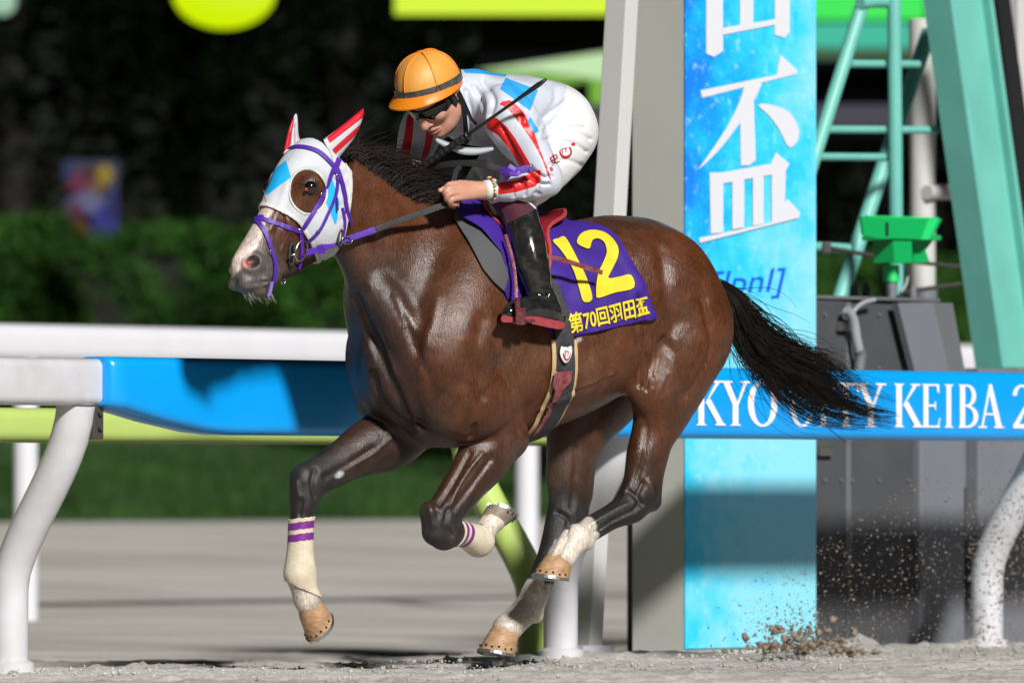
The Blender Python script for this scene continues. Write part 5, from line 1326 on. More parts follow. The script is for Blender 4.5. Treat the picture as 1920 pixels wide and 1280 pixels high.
# rein: purple from the bit, black rubber grip to the hand
l1 = tack_cast(652, 448, .012)[0][1]
strap('rein', [(574, 474, .098), (600, 467, .10), (637, 452, .10), (655, 447, .105), (682, 438, .115), (707, 429, .125)], 11.5, m_purp, bridle, th=.004)
strap('rein_grip', [(704, 430, .125), (750, 413, .14), (800, 396, .165), (848, 379, .195)], 12, m_rub, bridle, th=.006)
strap('rein_keeper', [(600, 459, .108), (604, 475, .106)], 12, m_purp, bridle, th=.006)
ring('rein_ring', 651, 450, 9.5, 8, m_steel, bridle, l=.117, tube_r=.0022)
ring('rein_stop', 638, 447, 4, 16, m_rub, bridle, l=.112, tube_r=.0045, rot=.1)
# far rein
strap('rein', [(470, 470, -.08), (560, 440, -.12), (680, 400, -.12), (790, 350, -.10)], 10, m_rub, bridle, th=.004)
# ================================================================== saddle cloth, saddle, girth
m_cloth = mat('cloth_purple', (.037, .006, .235), rough=.7, nscale=12, namt=.2, bump=.3, bscale=180)
m_yel = mat('cloth_yellow', (.72, .56, .02), rough=.7, nscale=30, namt=.08, bump=.1, bscale=260)
m_yed = mat('cloth_black_line', (.01, .008, .02), rough=.7)
m_pad = mat('pad_grey', (.075, .075, .08), rough=.8, bump=.2, bscale=200)
m_sred = mat('saddle_red', (.22, .008, .014), rough=.22, coat=.4, nscale=30, namt=.2, bump=.1, bscale=60)
m_rim = mat('saddle_rim', (.38, .045, .05), rough=.4, bump=.2, bscale=120)
m_maro = mat('leather_maroon', (.17, .012, .022), rough=.3, nscale=40, col2=(.26, .10, .10), bump=.15, bscale=90)
m_tan = mat('girth_tan', (.55, .40, .20), rough=.6, nscale=20, namt=.15, bump=.1, bscale=120)
m_web = mat('web_black', (.020, .020, .022), rough=.6, nscale=60, col2=(.04, .04, .045), bump=.4, bscale=240)
m_wht = mat('print_white', (.75, .73, .70), rough=.6)
m_prd = mat('print_red', (.38, .015, .03), rough=.5)
def patch(name, poly, off, m, parent, mirror=True, th=.004, disp=None, xmin=-2, mats=None, closed=True):
    pl = np.array(poly, float)
    if mirror: g = lambda V: np.where((V[:, 2] > .5) & (V[:, 0] > xmin), sdpoly(proj(mir(V)), pl), -60.)
    else: g = lambda V: np.where((vn_[:len(V)] if False else (V[:, 1] > 0)), sdpoly(proj(V), pl), -60.)
    V, T, N = region(HV, HT, [g], off)
    if disp is not None: V = V+N*disp(V, N)[:, None]
    o = mesh(name, V, T, m, None, True, None, parent)
    md = o.modifiers.new('t', 'SOLIDIFY'); md.thickness = th; md.offset = 1
    return o, V, T
cloth = empty('saddle_cloth', (0, 0, 0), 0, 'purple number cloth with a yellow 12 under the red saddle', 'saddle cloth'); cloth.matrix_world = HM
cpoly = smoothpoly([(858, 414), (858, 385), (905, 380), (985, 380), (1064, 385), (1120, 385), (1123, 424)], 1)
cpoly = [(856, 415), (860, 370), (960, 370), (1062, 370), (1064, 420), (1100, 422), (1123, 427), (1142, 435), (1157, 448), (1172, 473), (1189, 505), (1208, 548), (1229, 595), (1180, 607), (1120, 621), (1067, 632), (1040, 628), (1022, 618), (1000, 590), (975, 572), (950, 562), (940, 545), (948, 520), (935, 478), (900, 440)]
def cdisp(V, N):
    q = proj(mir(V)); fr = sst(-q[:, 0], -960, -880)
    w = .0055*np.sin(q[:, 0]*.11+q[:, 1]*.035)*sst(q[:, 1], 440, 600)*sst(-q[:, 0], -1200, -1040)+.004*np.sin(q[:, 0]*.05-q[:, 1]*.10+1)*sst(q[:, 1], 430, 500)
    return w+.022*fr+.0022*fnoise(V, 16, 21)*sst(q[:, 1], 420, 520)
_, cv_, ct_ = patch('cloth', cpoly, .011, m_cloth, cloth, True, .003, cdisp)
patch('pad', [(848, 410), (862, 370), (940, 370), (950, 480), (952, 545), (942, 548), (922, 530), (904, 508), (876, 452)], .008, m_pad, cloth, True, .006)
CLT = bvh(cv_, ct_)
def decal(name, V2, F2, m, parent, tree, off, maxlen=6):
    V2, F2 = refine(V2, F2, maxlen); out = []; ok = []
    for x, y in V2:
        p, n = cast(tree, x, y, off); out.append(p if p is not None else (0, 0, 0)); ok.append(p is not None)
    F2 = [f for f in F2 if all(ok[i] for i in f)]
    if not F2: return None
    V3, T3 = compact(np.array(out), np.array(F2))
    return mesh(name, V3, T3, m, None, True, None, parent)
def c3(pts): return [(820+x/3.2, 360+y/3.2) for x, y in pts]
one = smoothpoly(c3([(688, 300), (722, 286), (758, 276), (795, 330), (832, 400), (868, 470), (900, 550), (922, 642), (872, 660), (850, 590), (822, 505), (785, 425), (735, 352)]), 3)
two = smoothpoly(c3([(833, 312), (845, 272), (880, 246), (935, 236), (1000, 250), (1052, 290), (1082, 345), (1080, 395), (1058, 440), (1034, 485), (1022, 520), (1090, 510), (1158, 500), (1178, 573), (1070, 605), (960, 637), (945, 605), (948, 545), (962, 480), (990, 425), (1012, 365), (1000, 312), (962, 286), (925, 298), (908, 346), (868, 336)]), 3)
for pl in (one, two):
    c = pl.mean(0)
    def grow(pl, d):
        n = np.roll(pl, -1, 0)-np.roll(pl, 1, 0); n = np.stack((n[:, 1], -n[:, 0]), 1); n /= np.linalg.norm(n, axis=1)[:, None]+1e-9
        return pl+n*d
    ar = 0.5*np.sum(pl[:, 0]*np.roll(pl[:, 1], -1)-np.roll(pl[:, 0], -1)*pl[:, 1]); sg = 1 if ar > 0 else -1
    v2, f2 = fill2d([grow(pl, 1.2*sg)]); decal('number_outline', v2, f2, m_yed, cloth, CLT, .0055)
    v2, f2 = fill2d([pl]); decal('number', v2, f2, m_yel, cloth, CLT, .0072)
for off_, m_, o_ in ((.045, m_yed, .0060), (.022, m_yel, .0080)):
    v2, f2 = text2d('第70回羽田盃', offset=off_, size=1.0)
    x0, x1 = -.02, 6.05 if False else v2[:, 0].max()
    o0 = np.array((1069., 626.)); ux = np.array((148., -37.)); uy = np.array((-6., -37.))
    v = o0+np.outer((v2[:, 0]-.02)/(x1-.02), ux)+np.outer((v2[:, 1]+.10)/1.0, uy)
    decal('lettering', v, f2, m_, cloth, CLT, o_, 3.5)
# saddle
saddle = empty('racing_saddle', (0, 0, 0), 0, 'small glossy red racing saddle with pink rim on the purple cloth', 'saddle'); saddle.matrix_world = HM
sp = smoothpoly([(898, 404), (905, 370), (980, 360), (1050, 370), (1062, 412), (1052, 430), (1024, 442), (1026, 480), (1020, 515), (985, 520), (965, 490), (945, 450), (925, 425)], 4)
def sdisp(V, N):
    q = proj(mir(V)); return .020*sst(q[:, 0], 1015, 1055)+.02*sst(-q[:, 0], -930, -905)
patch('seat', sp, .020, m_sred, saddle, True, .008, sdisp)
def g_sp(V): return np.where(V[:, 2] > .5, sdpoly(proj(mir(V)), sp), -60.)
V, T, N = region(HV, HT, [g_sp, lambda V: 5-g_sp(V)], .026); V = V+N*sdisp(V, N)[:, None]
o = mesh('rim', V, T, m_rim, None, True, None, saddle); md = o.modifiers.new('t', 'SOLIDIFY'); md.thickness = .006; md.offset = 0
# stirrup leather, iron, loose strap end
strap2 = lambda name, pts, w, m, th=.004: strap(name, pts, w, m, saddle, th=th)
strap2('stirrup_leather', [(948, 440, .26), (962, 490, .30), (967, 530, .325), (968, 560, .335), (971, 580, .35)], 6, m_maro)
strap2('strap_end', [(1018, 479, .29), (1060, 489, .325), (1095, 500, .335), (1129, 511, .325)], 9, m_maro)
girth = empty('girth', (0, 0, 0), 0, 'black and tan elastic girth with maroon strap round the chest', 'girth'); girth.matrix_world = HM
a0g = lambda V: -.028+.060*(V[:, 2]-.72)/.58
def gband(name, half, off, zt, m, th):
    V, T, N = region(HV, HT, [lambda V: np.where(V[:, 2] > .55, half-np.abs(V[:, 0]-a0g(V)), -.1), lambda V: zt-V[:, 2]], off)
    o = mesh(name, V, T, m, None, True, None, girth); md = o.modifiers.new('t', 'SOLIDIFY'); md.thickness = th; md.offset = 1
gband('pad', .056, .005, P(1050, 637, .28)[2], m_tan, .006)
gband('web', .040, .012, P(1030, 500, .29)[2], m_web, .005)
def c8(pts): return [(980+x/5.817, 620+y/5.817) for x, y in pts]
def gcast_decal(name, poly, m, off):
    v2, f2 = fill2d([poly]); o = decal(name, v2, f2, m, girth, GT2, off, 5)
    if o: md = o.modifiers.new('t', 'SOLIDIFY'); md.thickness = .003
    return o
V, T, N = region(HV, HT, [lambda V: np.where(V[:, 1] > 0, sdpoly(proj(V), [(980, 480), (1100, 480), (1110, 840), (960, 840)]), -60.)], .0)
GT2 = bvh(V, T)
gcast_decal('strap_tab', c8([(300, 425), (495, 425), (480, 540), (425, 590), (385, 650), (345, 735), (282, 738), (300, 620), (265, 562)]), m_maro, .026)
gcast_decal('strap_tongue', c8([(280, 735), (335, 735), (250, 900), (150, 1030), (60, 1110), (70, 1080), (180, 930)]), m_maro, .025)
badge = smoothpoly(c8([(365, 165), (385, 178), (470, 155), (485, 165), (492, 230), (470, 300), (430, 338), (385, 330), (355, 280), (348, 220)]), 3)
gcast_decal('badge', badge, m_wht, .027)
arc = [(420+52*math.cos(t), 245+72*math.sin(t)) for t in np.linspace(-.1, math.pi+.1, 12)]+[(420+40*math.cos(t), 235+60*math.sin(t)) for t in np.linspace(math.pi+.1, -.1, 12)]
v2, f2 = fill2d([c8(arc)]); decal('badge_ring', v2, f2, m_prd, girth, GT2, .0315, 4)
v2, f2 = text2d('TY', offset=.01, shear=.3); v2 = np.array(c8([(372+x*55, 265-y*80) for x, y in v2])); decal('badge_letters', v2, f2, m_prd, girth, GT2, .032, 4)
# ================================================================== jockey (horse frame)
def build_jockey():
    f = Field((-.45, -.42, .85), (.75, .50, 2.12), 0.0052)
    top = [(1082, 215), (1072, 186), (1050, 163), (1000, 146), (940, 139), (885, 142), (858, 152), (843, 172)]
    bot = [(1082, 225), (1070, 252), (1040, 266), (1000, 272), (930, 278), (880, 270), (850, 240), (843, 200)]
    wid = [(1082, .03), (1070, .11), (1040, .155), (1000, .15), (930, .165), (890, .155), (860, .11), (843, .06)]
    f.loft((0, 0, 0), (1, 0), [P(*q) for q in top], [P(*q) for q in bot], [(P(x, 200)[0], w) for x, w in wid], k=.02, pw=2.2)
    # collar / neck
    f.chain([P(885, 180, 0), P(852, 182, 0), P(836, 186, 0)], [.09, .066, .058], k=.03)
    # buttocks and thighs
    f.ell(P(1066, 250, .085), (.085, .095, .10), k=.05); f.ell(P(1010, 250, -.085), (.085, .095, .10), k=.05)
    f.chain([P(1064, 252, .095), P(1018, 312, .13), P(955, 368, .185)], [.102, .092, .070], k=.03)
    f.chain([P(1000, 262, -.10), P(945, 320, -.16), P(908, 358, -.20)], [.10, .09, .068], k=.03)
    # far shin and boot
    f.chain([P(908, 358, -.20), P(925, 430, -.26), P(945, 520, -.30)], [.062, .056, .042], k=.02); f.chain([P(945, 525, -.30), P(930, 550, -.30), P(895, 558, -.30)], [.042, .04, .03], k=.02)
    # near shin and boot
    f.chain([P(958, 370, .185), P(972, 400, .225), P(988, 450, .28), P(1000, 500, .31), P(1012, 545, .325)], [.068, .055, .058, .053, .041], k=.012)
    f.chain([P(1012, 545, .325), P(1022, 572, .33), P(1030, 590, .33)], [.042, .043, .036], k=.015)
    f.chain([P(1026, 584, .33), P(1000, 580, .335), P(972, 584, .34), P(954, 589, .34)], [.040, .040, .033, .023], k=.02, sc=(1, .9, 1))
    f.cap(P(1040, 594, .33), P(1050, 598, .33), .027, .022, k=.02)
    # boot creases
    for y in (538, 552):
        f.cap(P(990, y+4, .375), P(1020, y-3, .375), .004, .004, k=.012, sub=True); f.cap(P(1020, y-2, .37), P(1040, y+5, .34), .004, .004, k=.012, sub=True)
    # arms
    sh, el, wr = P(945, 205, .175), P(1022, 338, .31), P(928, 354, .22)
    md = P(985, 268, .255)
    f.chain([sh, P(962, 232, .21), md], [.085, .078, .071], k=.03)
    f.chain([md, P(1016, 322, .305), el], [.071, .057, .055], k=.006)
    f.chain([P(1016, 322, .305), el, P(985, 349, .275), P(950, 353, .24), P(934, 354, .225)], [.055, .054, .050, .042, .036], k=.006)
    sh2, el2 = P(835, 205, -.175), P(776, 285, -.235)
    f.chain([sh2, P(796, 235, -.22), el2], [.08, .064, .056], k=.03)
    f.chain([el2, P(774, 312, -.19), P(781, 334, -.12)], [.055, .045, .034], k=.02)
    # folds pressed into cloth
    V, T = f.surf(2)
    return V, T
def hand(knuckles, curl, wrist, thumb, h=.0032):
    allp = np.array([wrist]+[q for k in knuckles for q in k]+thumb)
    f = Field(allp.min(0)-.03, allp.max(0)+.03, h)
    kc = np.mean([k[0] for k in knuckles], 0)
    for k in knuckles:
        f.cap(wrist+(k[0]-kc)*.35, k[0], .022, .0125, k=.012)
        f.chain([k[0], k[1], k[2], k[3]], [.0115, .0105, .0095, .008], k=.003, n=3)
    f.chain(thumb, [.016, .012, .0105, .008][:len(thumb)], k=.008, n=3)
    f.cap(wrist, wrist+(wrist-kc)*.6, .027, .026, k=.01)
    return f.surf(1)
JV, JT = build_jockey()
JN = vnorm(JV, JT); jp = proj(JV)
# cloth folds as relief on the loose silks and breeches
def fold(pts, width, depth, side=1):
    global JV
    q = [P(x, y, l) for x, y, l in pts]
    pl = smoothpoly([(x, y) for x, y, l in pts], 5, False); d = np.full(len(JV), 99.)
    for i in range(len(pl)-1):
        e = pl[i+1]-pl[i]; w = jp-pl[i]; t = np.clip((w@e)/max(e@e, 1e-9), 0, 1); d = np.minimum(d, np.linalg.norm(w-t[:, None]*e, axis=1))
    facing = (JN@unit(EYE-P(960, 300))) > 0
    m = facing & (JV[:, 1] > pts[0][2]-.12)
    JV = JV-JN*(depth*np.exp(-(d/width)**2)*m)[:, None]
for pts, w_, dp in [([(1060, 190, .1), (1030, 215, .1), (1005, 250, .1)], 3, .006), ([(1085, 215, .1), (1050, 225, .1), (1020, 245, .1)], 3, .005),
                    ([(1095, 240, .1), (1060, 236, .1), (1020, 252, .1)], 3, .006), ([(1108, 262, .1), (1080, 248, .1), (1040, 250, .1)], 3, .005),
                    ([(1100, 285, .1), (1070, 266, .1), (1020, 262, .1)], 3, .006), ([(1090, 310, .1), (1060, 300, .1), (1030, 310, .1)], 3.5, .004),
                    ([(890, 160, .05), (905, 195, .05), (900, 240, .05)], 4, .007), ([(905, 150, .05), (925, 185, .05), (918, 215, .05)], 4, .006),
                    ([(875, 170, .05), (882, 215, .05), (880, 260, .05)], 4, .006), ([(960, 150, .0), (985, 190, .0), (985, 230, .0)], 5, .004), ([(1040, 160, .0), (1040, 190, .0), (1010, 230, .0)], 4, .004),
                    ([(940, 240, .1), (965, 285, .1), (978, 312, .1)], 3, .006), ([(1000, 320, .2), (1020, 332, .2), (1034, 330, .2)], 2.2, .006), ([(995, 330, .2), (1015, 345, .2), (1030, 345, .2)], 2.2, .006),
                    ([(975, 335, .2), (985, 350, .2), (985, 368, .2)], 2.2, .005), ([(955, 340, .2), (963, 355, .2), (963, 368, .2)], 2, .004), ([(1005, 335, .2), (1010, 352, .2), (1003, 366, .2)], 2.2, .005),
                    ([(1010, 365, .2), (990, 378, .2), (970, 378, .2)], 3, .005), ([(910, 300, -.2), (930, 330, -.2), (925, 360, -.2)], 4, .006), ([(890, 320, -.2), (905, 350, -.2)], 4, .006)]:
    fold(pts, w_*1.3, dp*1.9)
cl_ = (JV[:, 2] > 1.42)
JV = JV+JN*((.0035*fnoise(JV, 22, 31)+.0022*fnoise(JV*np.array((1, 1, .5)), 55, 32))*cl_)[:, None]
boot_m = (JV[:, 2] < 1.40) & (JV[:, 1] > .2); JV = JV+JN*(.0014*fnoise(JV, 70, 33)*boot_m)[:, None]
JN = vnorm(JV, JT)
JM = dict(silk=0, blue=1, red=2, breech=3, skin=4, boot=5, knee=6, lip=7)
jm = np.zeros(len(JT), int)
vdir = unit(EYE-P(960, 300))
def paint(poly, m, lo=-9., hi=9., back=False, only=None):
    global JV, JT, jm, JN
    q = proj(JV); g = sdpoly(q, poly)
    okv = (JV[:, 1] > lo) & (JV[:, 1] < hi)
    if not back: okv &= (JN@vdir) > -.25
    g = np.where(okv, g, -30.)
    JV, JT, jm, sg, JN = cut(JV, JT, g, jm, JN)
    if only is not None: sg = sg & np.isin(jm, only)
    jm = np.where(sg, m, jm)
# breeches, boots, knee patch by real extent
paint([(1064, 150), (1061, 175), (1052, 204), (1040, 222), (1008, 256), (985, 272), (955, 285), (850, 285), (840, 640), (1200, 640), (1200, 150)], JM['breech'], back=True)
# sleeves stay silk: re-paint both arms
armd = lambda a, b: seg_t(JV, a, b)[1]
sh, el, wr = P(945, 205, .175), P(1022, 338, .31), P(928, 354, .22); sh2, el2, wr2 = P(835, 205, -.175), P(776, 285, -.235), P(781, 334, -.12)
def ad(V):
    sg_ = lambda a, b, ra, rb: (lambda t, d_: d_-(ra+(rb-ra)*np.clip(t, 0, 1)))(*seg_t(V, a, b))
    md = P(985, 268, .255)
    arm = np.minimum.reduce([sg_(sh, md, .085, .071), sg_(md, P(1016, 322, .305), .071, .057), sg_(P(1016, 322, .305), el, .057, .055), sg_(el, P(985, 349, .275), .054, .05), sg_(P(985, 349, .275), P(934, 354, .225), .05, .036)])
    leg = np.minimum.reduce([sg_(P(1064, 252, .095), P(1018, 312, .13), .102, .092), sg_(P(1018, 312, .13), P(955, 368, .185), .092, .07), sg_(P(1066, 250, .085), P(1060, 260, .085), .10, .10), sg_(P(955, 368, .185), P(972, 400, .225), .072, .060), sg_(P(972, 400, .225), P(988, 450, .28), .06, .06)])
    far = np.minimum(sg_(sh2, el2, .08, .056), sg_(el2, wr2, .055, .034))
    return np.maximum(np.where(V[:, 1] > .1, leg-arm, -1.), np.where(V[:, 1] < -.03, .012-far, -1.))
JV, JT, jm, sg, JN = cut(JV, JT, ad(JV), jm, JN)
jm = np.where(sg & (jm == JM['breech']), JM['silk'], jm)
boot_top = lambda V: (proj(V)[:, 1]-(419-(proj(V)[:, 0]-950)*.50))
for s_, gl in ((1, lambda V: np.where(V[:, 1] > .12, np.minimum(boot_top(V), 1400-proj(V)[:, 0]), -9)), (-1, lambda V: np.where(V[:, 1] < -.12, np.where(proj(V)[:, 0] > 860, proj(V)[:, 1]-392, -9), -9))):
    JV, JT, jm, sg, JN = cut(JV, JT, gl(JV), jm, JN); jm = np.where(sg & (JV[JT].mean(1)[:, 2] < 1.62), JM['boot'], jm)
paint([(920, 384), (938, 377), (968, 374), (992, 381), (1004, 392), (1008, 430), (925, 430)], JM['knee'], lo=.12, only=[JM['breech']])
# silk pattern
blue, red = JM['blue'], JM['red']; sk = [JM['silk']]
for pl in ([(866, 128), (955, 128), (948, 144), (905, 139), (872, 137)], [(948, 146), (1009, 169), (994, 208), (937, 167)], [(994, 218), (1011, 246), (1003, 252), (989, 229)], [(858, 258), (884, 262), (870, 274)]):
    paint(pl, blue, lo=-.15, only=sk)
for pl in ([(912, 241), (914, 222), (921, 219), (932, 222), (950, 238), (965, 258), (978, 280), (995, 309), (1010, 335), (975, 318), (970, 305), (953, 276), (934, 254)],
           [(936, 196), (943, 190), (956, 188), (969, 198), (981, 210), (1000, 244), (1012, 279), (1028, 319), (1034, 338), (1030, 336), (1015, 296), (997, 263), (972, 229), (950, 202)],
           [(931, 343), (969, 338), (1000, 322), (1014, 318), (1014, 338), (1003, 350), (966, 361), (935, 365)]):
    paint(pl, red, lo=.08, only=sk)
for pl in ([(764, 215), (776, 215), (774, 254), (765, 305), (768, 330), (740, 330), (748, 300), (758, 255)], [(800, 240), (816, 240), (806, 285), (792, 306), (796, 335), (786, 345), (782, 325), (788, 306), (796, 270)]):
    paint(pl, red, hi=-.05, only=sk)
# ---- head
HDc = P(814, 181, .0)
def hframe(pitch, yaw):
    fw = np.array((math.cos(pitch)*math.cos(yaw), math.cos(pitch)*math.sin(yaw), -math.sin(pitch))); lf = np.array((-math.sin(yaw), math.cos(yaw), 0)); up = np.cross(fw, lf)
    return np.stack((fw, lf, up), 1)
HR = hframe(math.radians(49), math.radians(12)); HR2 = hframe(math.radians(21), math.radians(12))
hq = lambda x, y, z: HDc+HR@np.array((x, y, z))
def build_face():
    f = Field(HDc-.19, HDc+.19, .0030); e = Matrix(HR.tolist()).to_euler('XYZ')
    def E(x, y, z, r, k=.01, sub=False, pit=0.0):
        ee = (Matrix(HR.tolist()) @ Matrix.Rotation(pit, 3, 'Y')).to_euler('XYZ')
        f.ell(hq(x, y, z), r, rot=ee.y, yaw=ee.z, roll=ee.x, k=k, sub=sub)
    E(0, 0, .045, (.095, .075, .085), k=.02)
    E(.035, 0, -.02, (.060, .058, .084), k=.03)                                # face mask
    f.chain([hq(.045, 0, -.085), hq(.075, 0, -.100)], [.030, .022], k=.03)     # chin
    for s in (1, -1):
        f.chain([hq(-.005, .056*s, -.03), hq(.012, .047*s, -.07), hq(.055, .018*s, -.098)], [.018, .016, .015], k=.03)     # jaw
        E(.062, .042*s, -.018, (.026, .024, .022), k=.03)                     # cheek bone
        f.ell(hq(-.012, .079*s, -.005), (.012, .008, .018), k=.006); f.chain([hq(-.018, .082*s, .020), hq(-.030, .084*s, .012), hq(-.028, .082*s, -.012), hq(-.012, .079*s, -.028)], [.0058, .006, .006, .006], k=.005)   # ear
        f.ell(hq(.098, .013*s, -.038), (.011, .009, .008), k=.008)              # nostril wing
        E(.083, .030*s, .012, (.016, .017, .011), k=.012, sub=True)             # eye socket
        f.ell(hq(.106, .006*s, -.047), (.004, .0035, .003), k=.002, sub=True)
    f.chain([hq(.088, 0, .022), hq(.100, 0, -.006), hq(.116, 0, -.032)], [.009, .0095, .0125], k=.012)     # nose
    f.chain([hq(.084, .023, -.067), hq(.096, 0, -.063), hq(.084, -.023, -.067)], [.005, .0075, .005], k=.008)
    f.chain([hq(.083, .021, -.076), hq(.094, 0, -.078), hq(.083, -.021, -.076)], [.005, .008, .005], k=.008)
    f.chain([hq(.089, .026, -.0715), hq(.103, 0, -.0705), hq(.089, -.026, -.0715)], [.0018, .0018, .0018], k=.004)
    for i in range(8):
        y0 = -.024+.006*i; f.cap(hq(.101-22*y0*y0, y0, -.0708), hq(.101-22*(y0+.006)**2, y0+.006, -.0708), .0022, .0022, k=.004, sub=True)
    f.cap(hq(-.03, 0, -.03), hq(-.055, 0, -.13), .055, .055, k=.03)             # neck
    return f.surf(1)
FV, FT = build_face()
fq = (FV-HDc)@HR
fl_ = np.full(len(FT), JM['skin']); cc_ = fq[FT].mean(1)
fl_[(np.abs(cc_[:, 1]) < .023) & (cc_[:, 0] > .080) & (cc_[:, 2] < -.062) & (cc_[:, 2] > -.082)] = JM['lip']
# ---- hands
def fing(kx, ky, kl, px_, py_, pl_, tx, ty, tl, ux, uy, ul): return [P(kx, ky, kl), P(px_, py_, pl_), P(tx, ty, tl), P(ux, uy, ul)]
nh = [fing(861, 345, .195, 842, 347, .200, 837, 358, .185, 848, 364, .175), fing(859, 352, .210, 840, 355, .213, 835, 366, .200, 848, 371, .188),
      fing(859, 361, .217, 842, 364, .220, 838, 374, .206, 851, 377, .194), fing(862, 370, .216, 847, 374, .218, 845, 382, .206, 856, 383, .196)]
NHV, NHT = hand(nh, 0, P(902, 357, .208), [P(890, 350, .195), P(862, 345, .180), P(843, 353, .182), P(825, 357, .188)])
fh = [fing(779, 326, -.085, 768, 330, -.08, 766, 340, -.09, 776, 343, -.10), fing(781, 333, -.075, 771, 337, -.07, 769, 346, -.08, 778, 348, -.09),
      fing(784, 340, -.07, 775, 344, -.066, 773, 351, -.075, 781, 353, -.085), fing(787, 346, -.072, 779, 350, -.068, 778, 356, -.076, 785, 357, -.085)]
FHV, FHT = hand(fh, 0, P(790, 330, -.12), [P(787, 326, -.10), P(782, 330, -.07), P(780, 336, -.06), P(783, 341, -.055)])
parts_ = [(JV, JT, jm), (FV, FT, fl_), (NHV, NHT, np.full(len(NHT), JM['skin'])), (FHV, FHT, np.full(len(FHT), JM['skin']))]
AV = np.concatenate([p[0] for p in parts_]); b = 0; AT = []; AM = []
for v, t, m in parts_: AT.append(t+b); AM.append(m); b += len(v)
AT = np.concatenate(AT); AM = np.concatenate(AM)
m_silk = mat('silk_white', (.53, .56, .64), rough=.42, nscale=8, namt=.06, bump=.32, bscale=24, sheen=.2, stretch=(1.4, 1, .55))
m_silkb = mat('silk_blue', (.03, .33, .80), rough=.42, bump=.12, bscale=70)
m_silkr = mat('silk_red', (.62, .012, .014), rough=.38, nscale=50, namt=.12, bump=.5, bscale=26)
m_breech = mat('breeches_white', (.62, .62, .62), rough=.6, bump=.18, bscale=22, stretch=(.6, 1, 1.5))
m_skin = mat('skin', (.55, .30, .21), rough=.45, nscale=25, col2=(.50, .24, .17), bump=.06, bscale=300)
m_skin.node_tree.nodes['Principled BSDF'].inputs['Subsurface Weight'].default_value = .12
m_skin.node_tree.nodes['Principled BSDF'].inputs['Subsurface Radius'].default_value = (.01, .004, .002)
m_boot = mat('boot_black', (.008, .008, .009), rough=.15, nscale=30, col2=(.022, .021, .020), bump=.30, bscale=16, coat=.8, rvar=.10)
m_knee = mat('knee_maroon', (.075, .006, .022), rough=.8, nscale=30, namt=.3, sheen=.3)
m_lip = mat('lip', (.42, .14, .13), rough=.4)
person = empty('person', (0, 0, 0), 0, 'jockey in white, red and blue silks crouched over the galloping horse', 'person'); person.matrix_world = HM
mesh('body', AV, AT, [m_silk, m_silkb, m_silkr, m_breech, m_skin, m_boot, m_knee, m_lip], AM, True, None, person)
JTREE = bvh(AV, AT)
# cuff and bead bracelet
m_cuff = mat('cuff_white', (.62, .62, .62), rough=.7, bump=.2, bscale=120)
cd = unit(P(902, 357, .208)-P(934, 354, .225))
v, f_ = tube([P(936, 354, .226), P(925, 355, .221), P(914, 356, .216), P(908, 356.5, .212)], [.0375, .036, .0335, .0335], 20); mesh('cuff', v, f_, m_cuff, None, True, None, person)
bc = [(.45, .28, .05), (.25, .45, .38), (.70, .30, .18), (.16, .015, .02), (.62, .48, .10), (.75, .62, .55)]
bm_s = [mat('bead_%s' % n, c, rough=.25) for n, c in zip(('amber', 'green', 'coral', 'garnet', 'yellow', 'shell'), bc)]
brc = P(920, 355.5, .2185); u = unit(np.cross(cd, (0, 0, 1))); w_ = np.cross(cd, u)
nbd = 22; brace = []
for i in range(nbd):
    a = 2*math.pi*i/nbd; c = brc+(u*math.cos(a)+w_*math.sin(a))*.0405
    bm = bmesh.new(); bmesh.ops.create_uvsphere(bm, u_segments=10, v_segments=7, radius=.0058)
    v = np.array([q.co[:] for q in bm.verts])+c; bm.verts.index_update(); brace.append((v, [tuple(q.index for q in ff.verts) for ff in bm.faces], i % 6)); bm.free()
v, f_ = merge([(a, b_) for a, b_, _ in brace]); mid = [m for a, b_, m in brace for _ in b_]
mesh('bracelet', v, f_, bm_s, mid, True, None, person)
# boot sole
sole = smoothpoly([(939, 598), (945, 590), (957, 594), (985, 592), (1010, 594), (1040, 600), (1056, 604), (1059, 612), (1050, 617), (1020, 612), (990, 606), (960, 604), (944, 604)], 3)
A = np.array([P(x, y, .375) for x, y in sole]); B = np.array([P(x, y-1, .30) for x, y in sole]); n = len(A)
mesh('boot_sole', np.concatenate((A, B)), [tuple(range(n)), tuple(range(2*n-1, n-1, -1))]+[(i, n+i, n+(i+1) % n, (i+1) % n) for i in range(n)], mat('sole_red', (.36, .045, .05), .6, nscale=60, col2=(.22, .03, .04), bump=.3, bscale=120), None, False, None, person)
# stirrup iron (belongs to the saddle)
v, f_ = merge([boxv(P(976, 602, .345), (.040, .115, .010), .003), boxv(P(976, 593, .402), (.042, .008, .058), .003), boxv(P(976, 593, .288), (.042, .008, .058), .003), boxv(P(970, 570, .392), (.016, .012, .045), .003)])
mesh('stirrup_iron', v, f_, mat('stirrup_maroon', (.085, .010, .014), .3, nscale=60, col2=(.16, .05, .05)), None, True, None, saddle, auto=40)
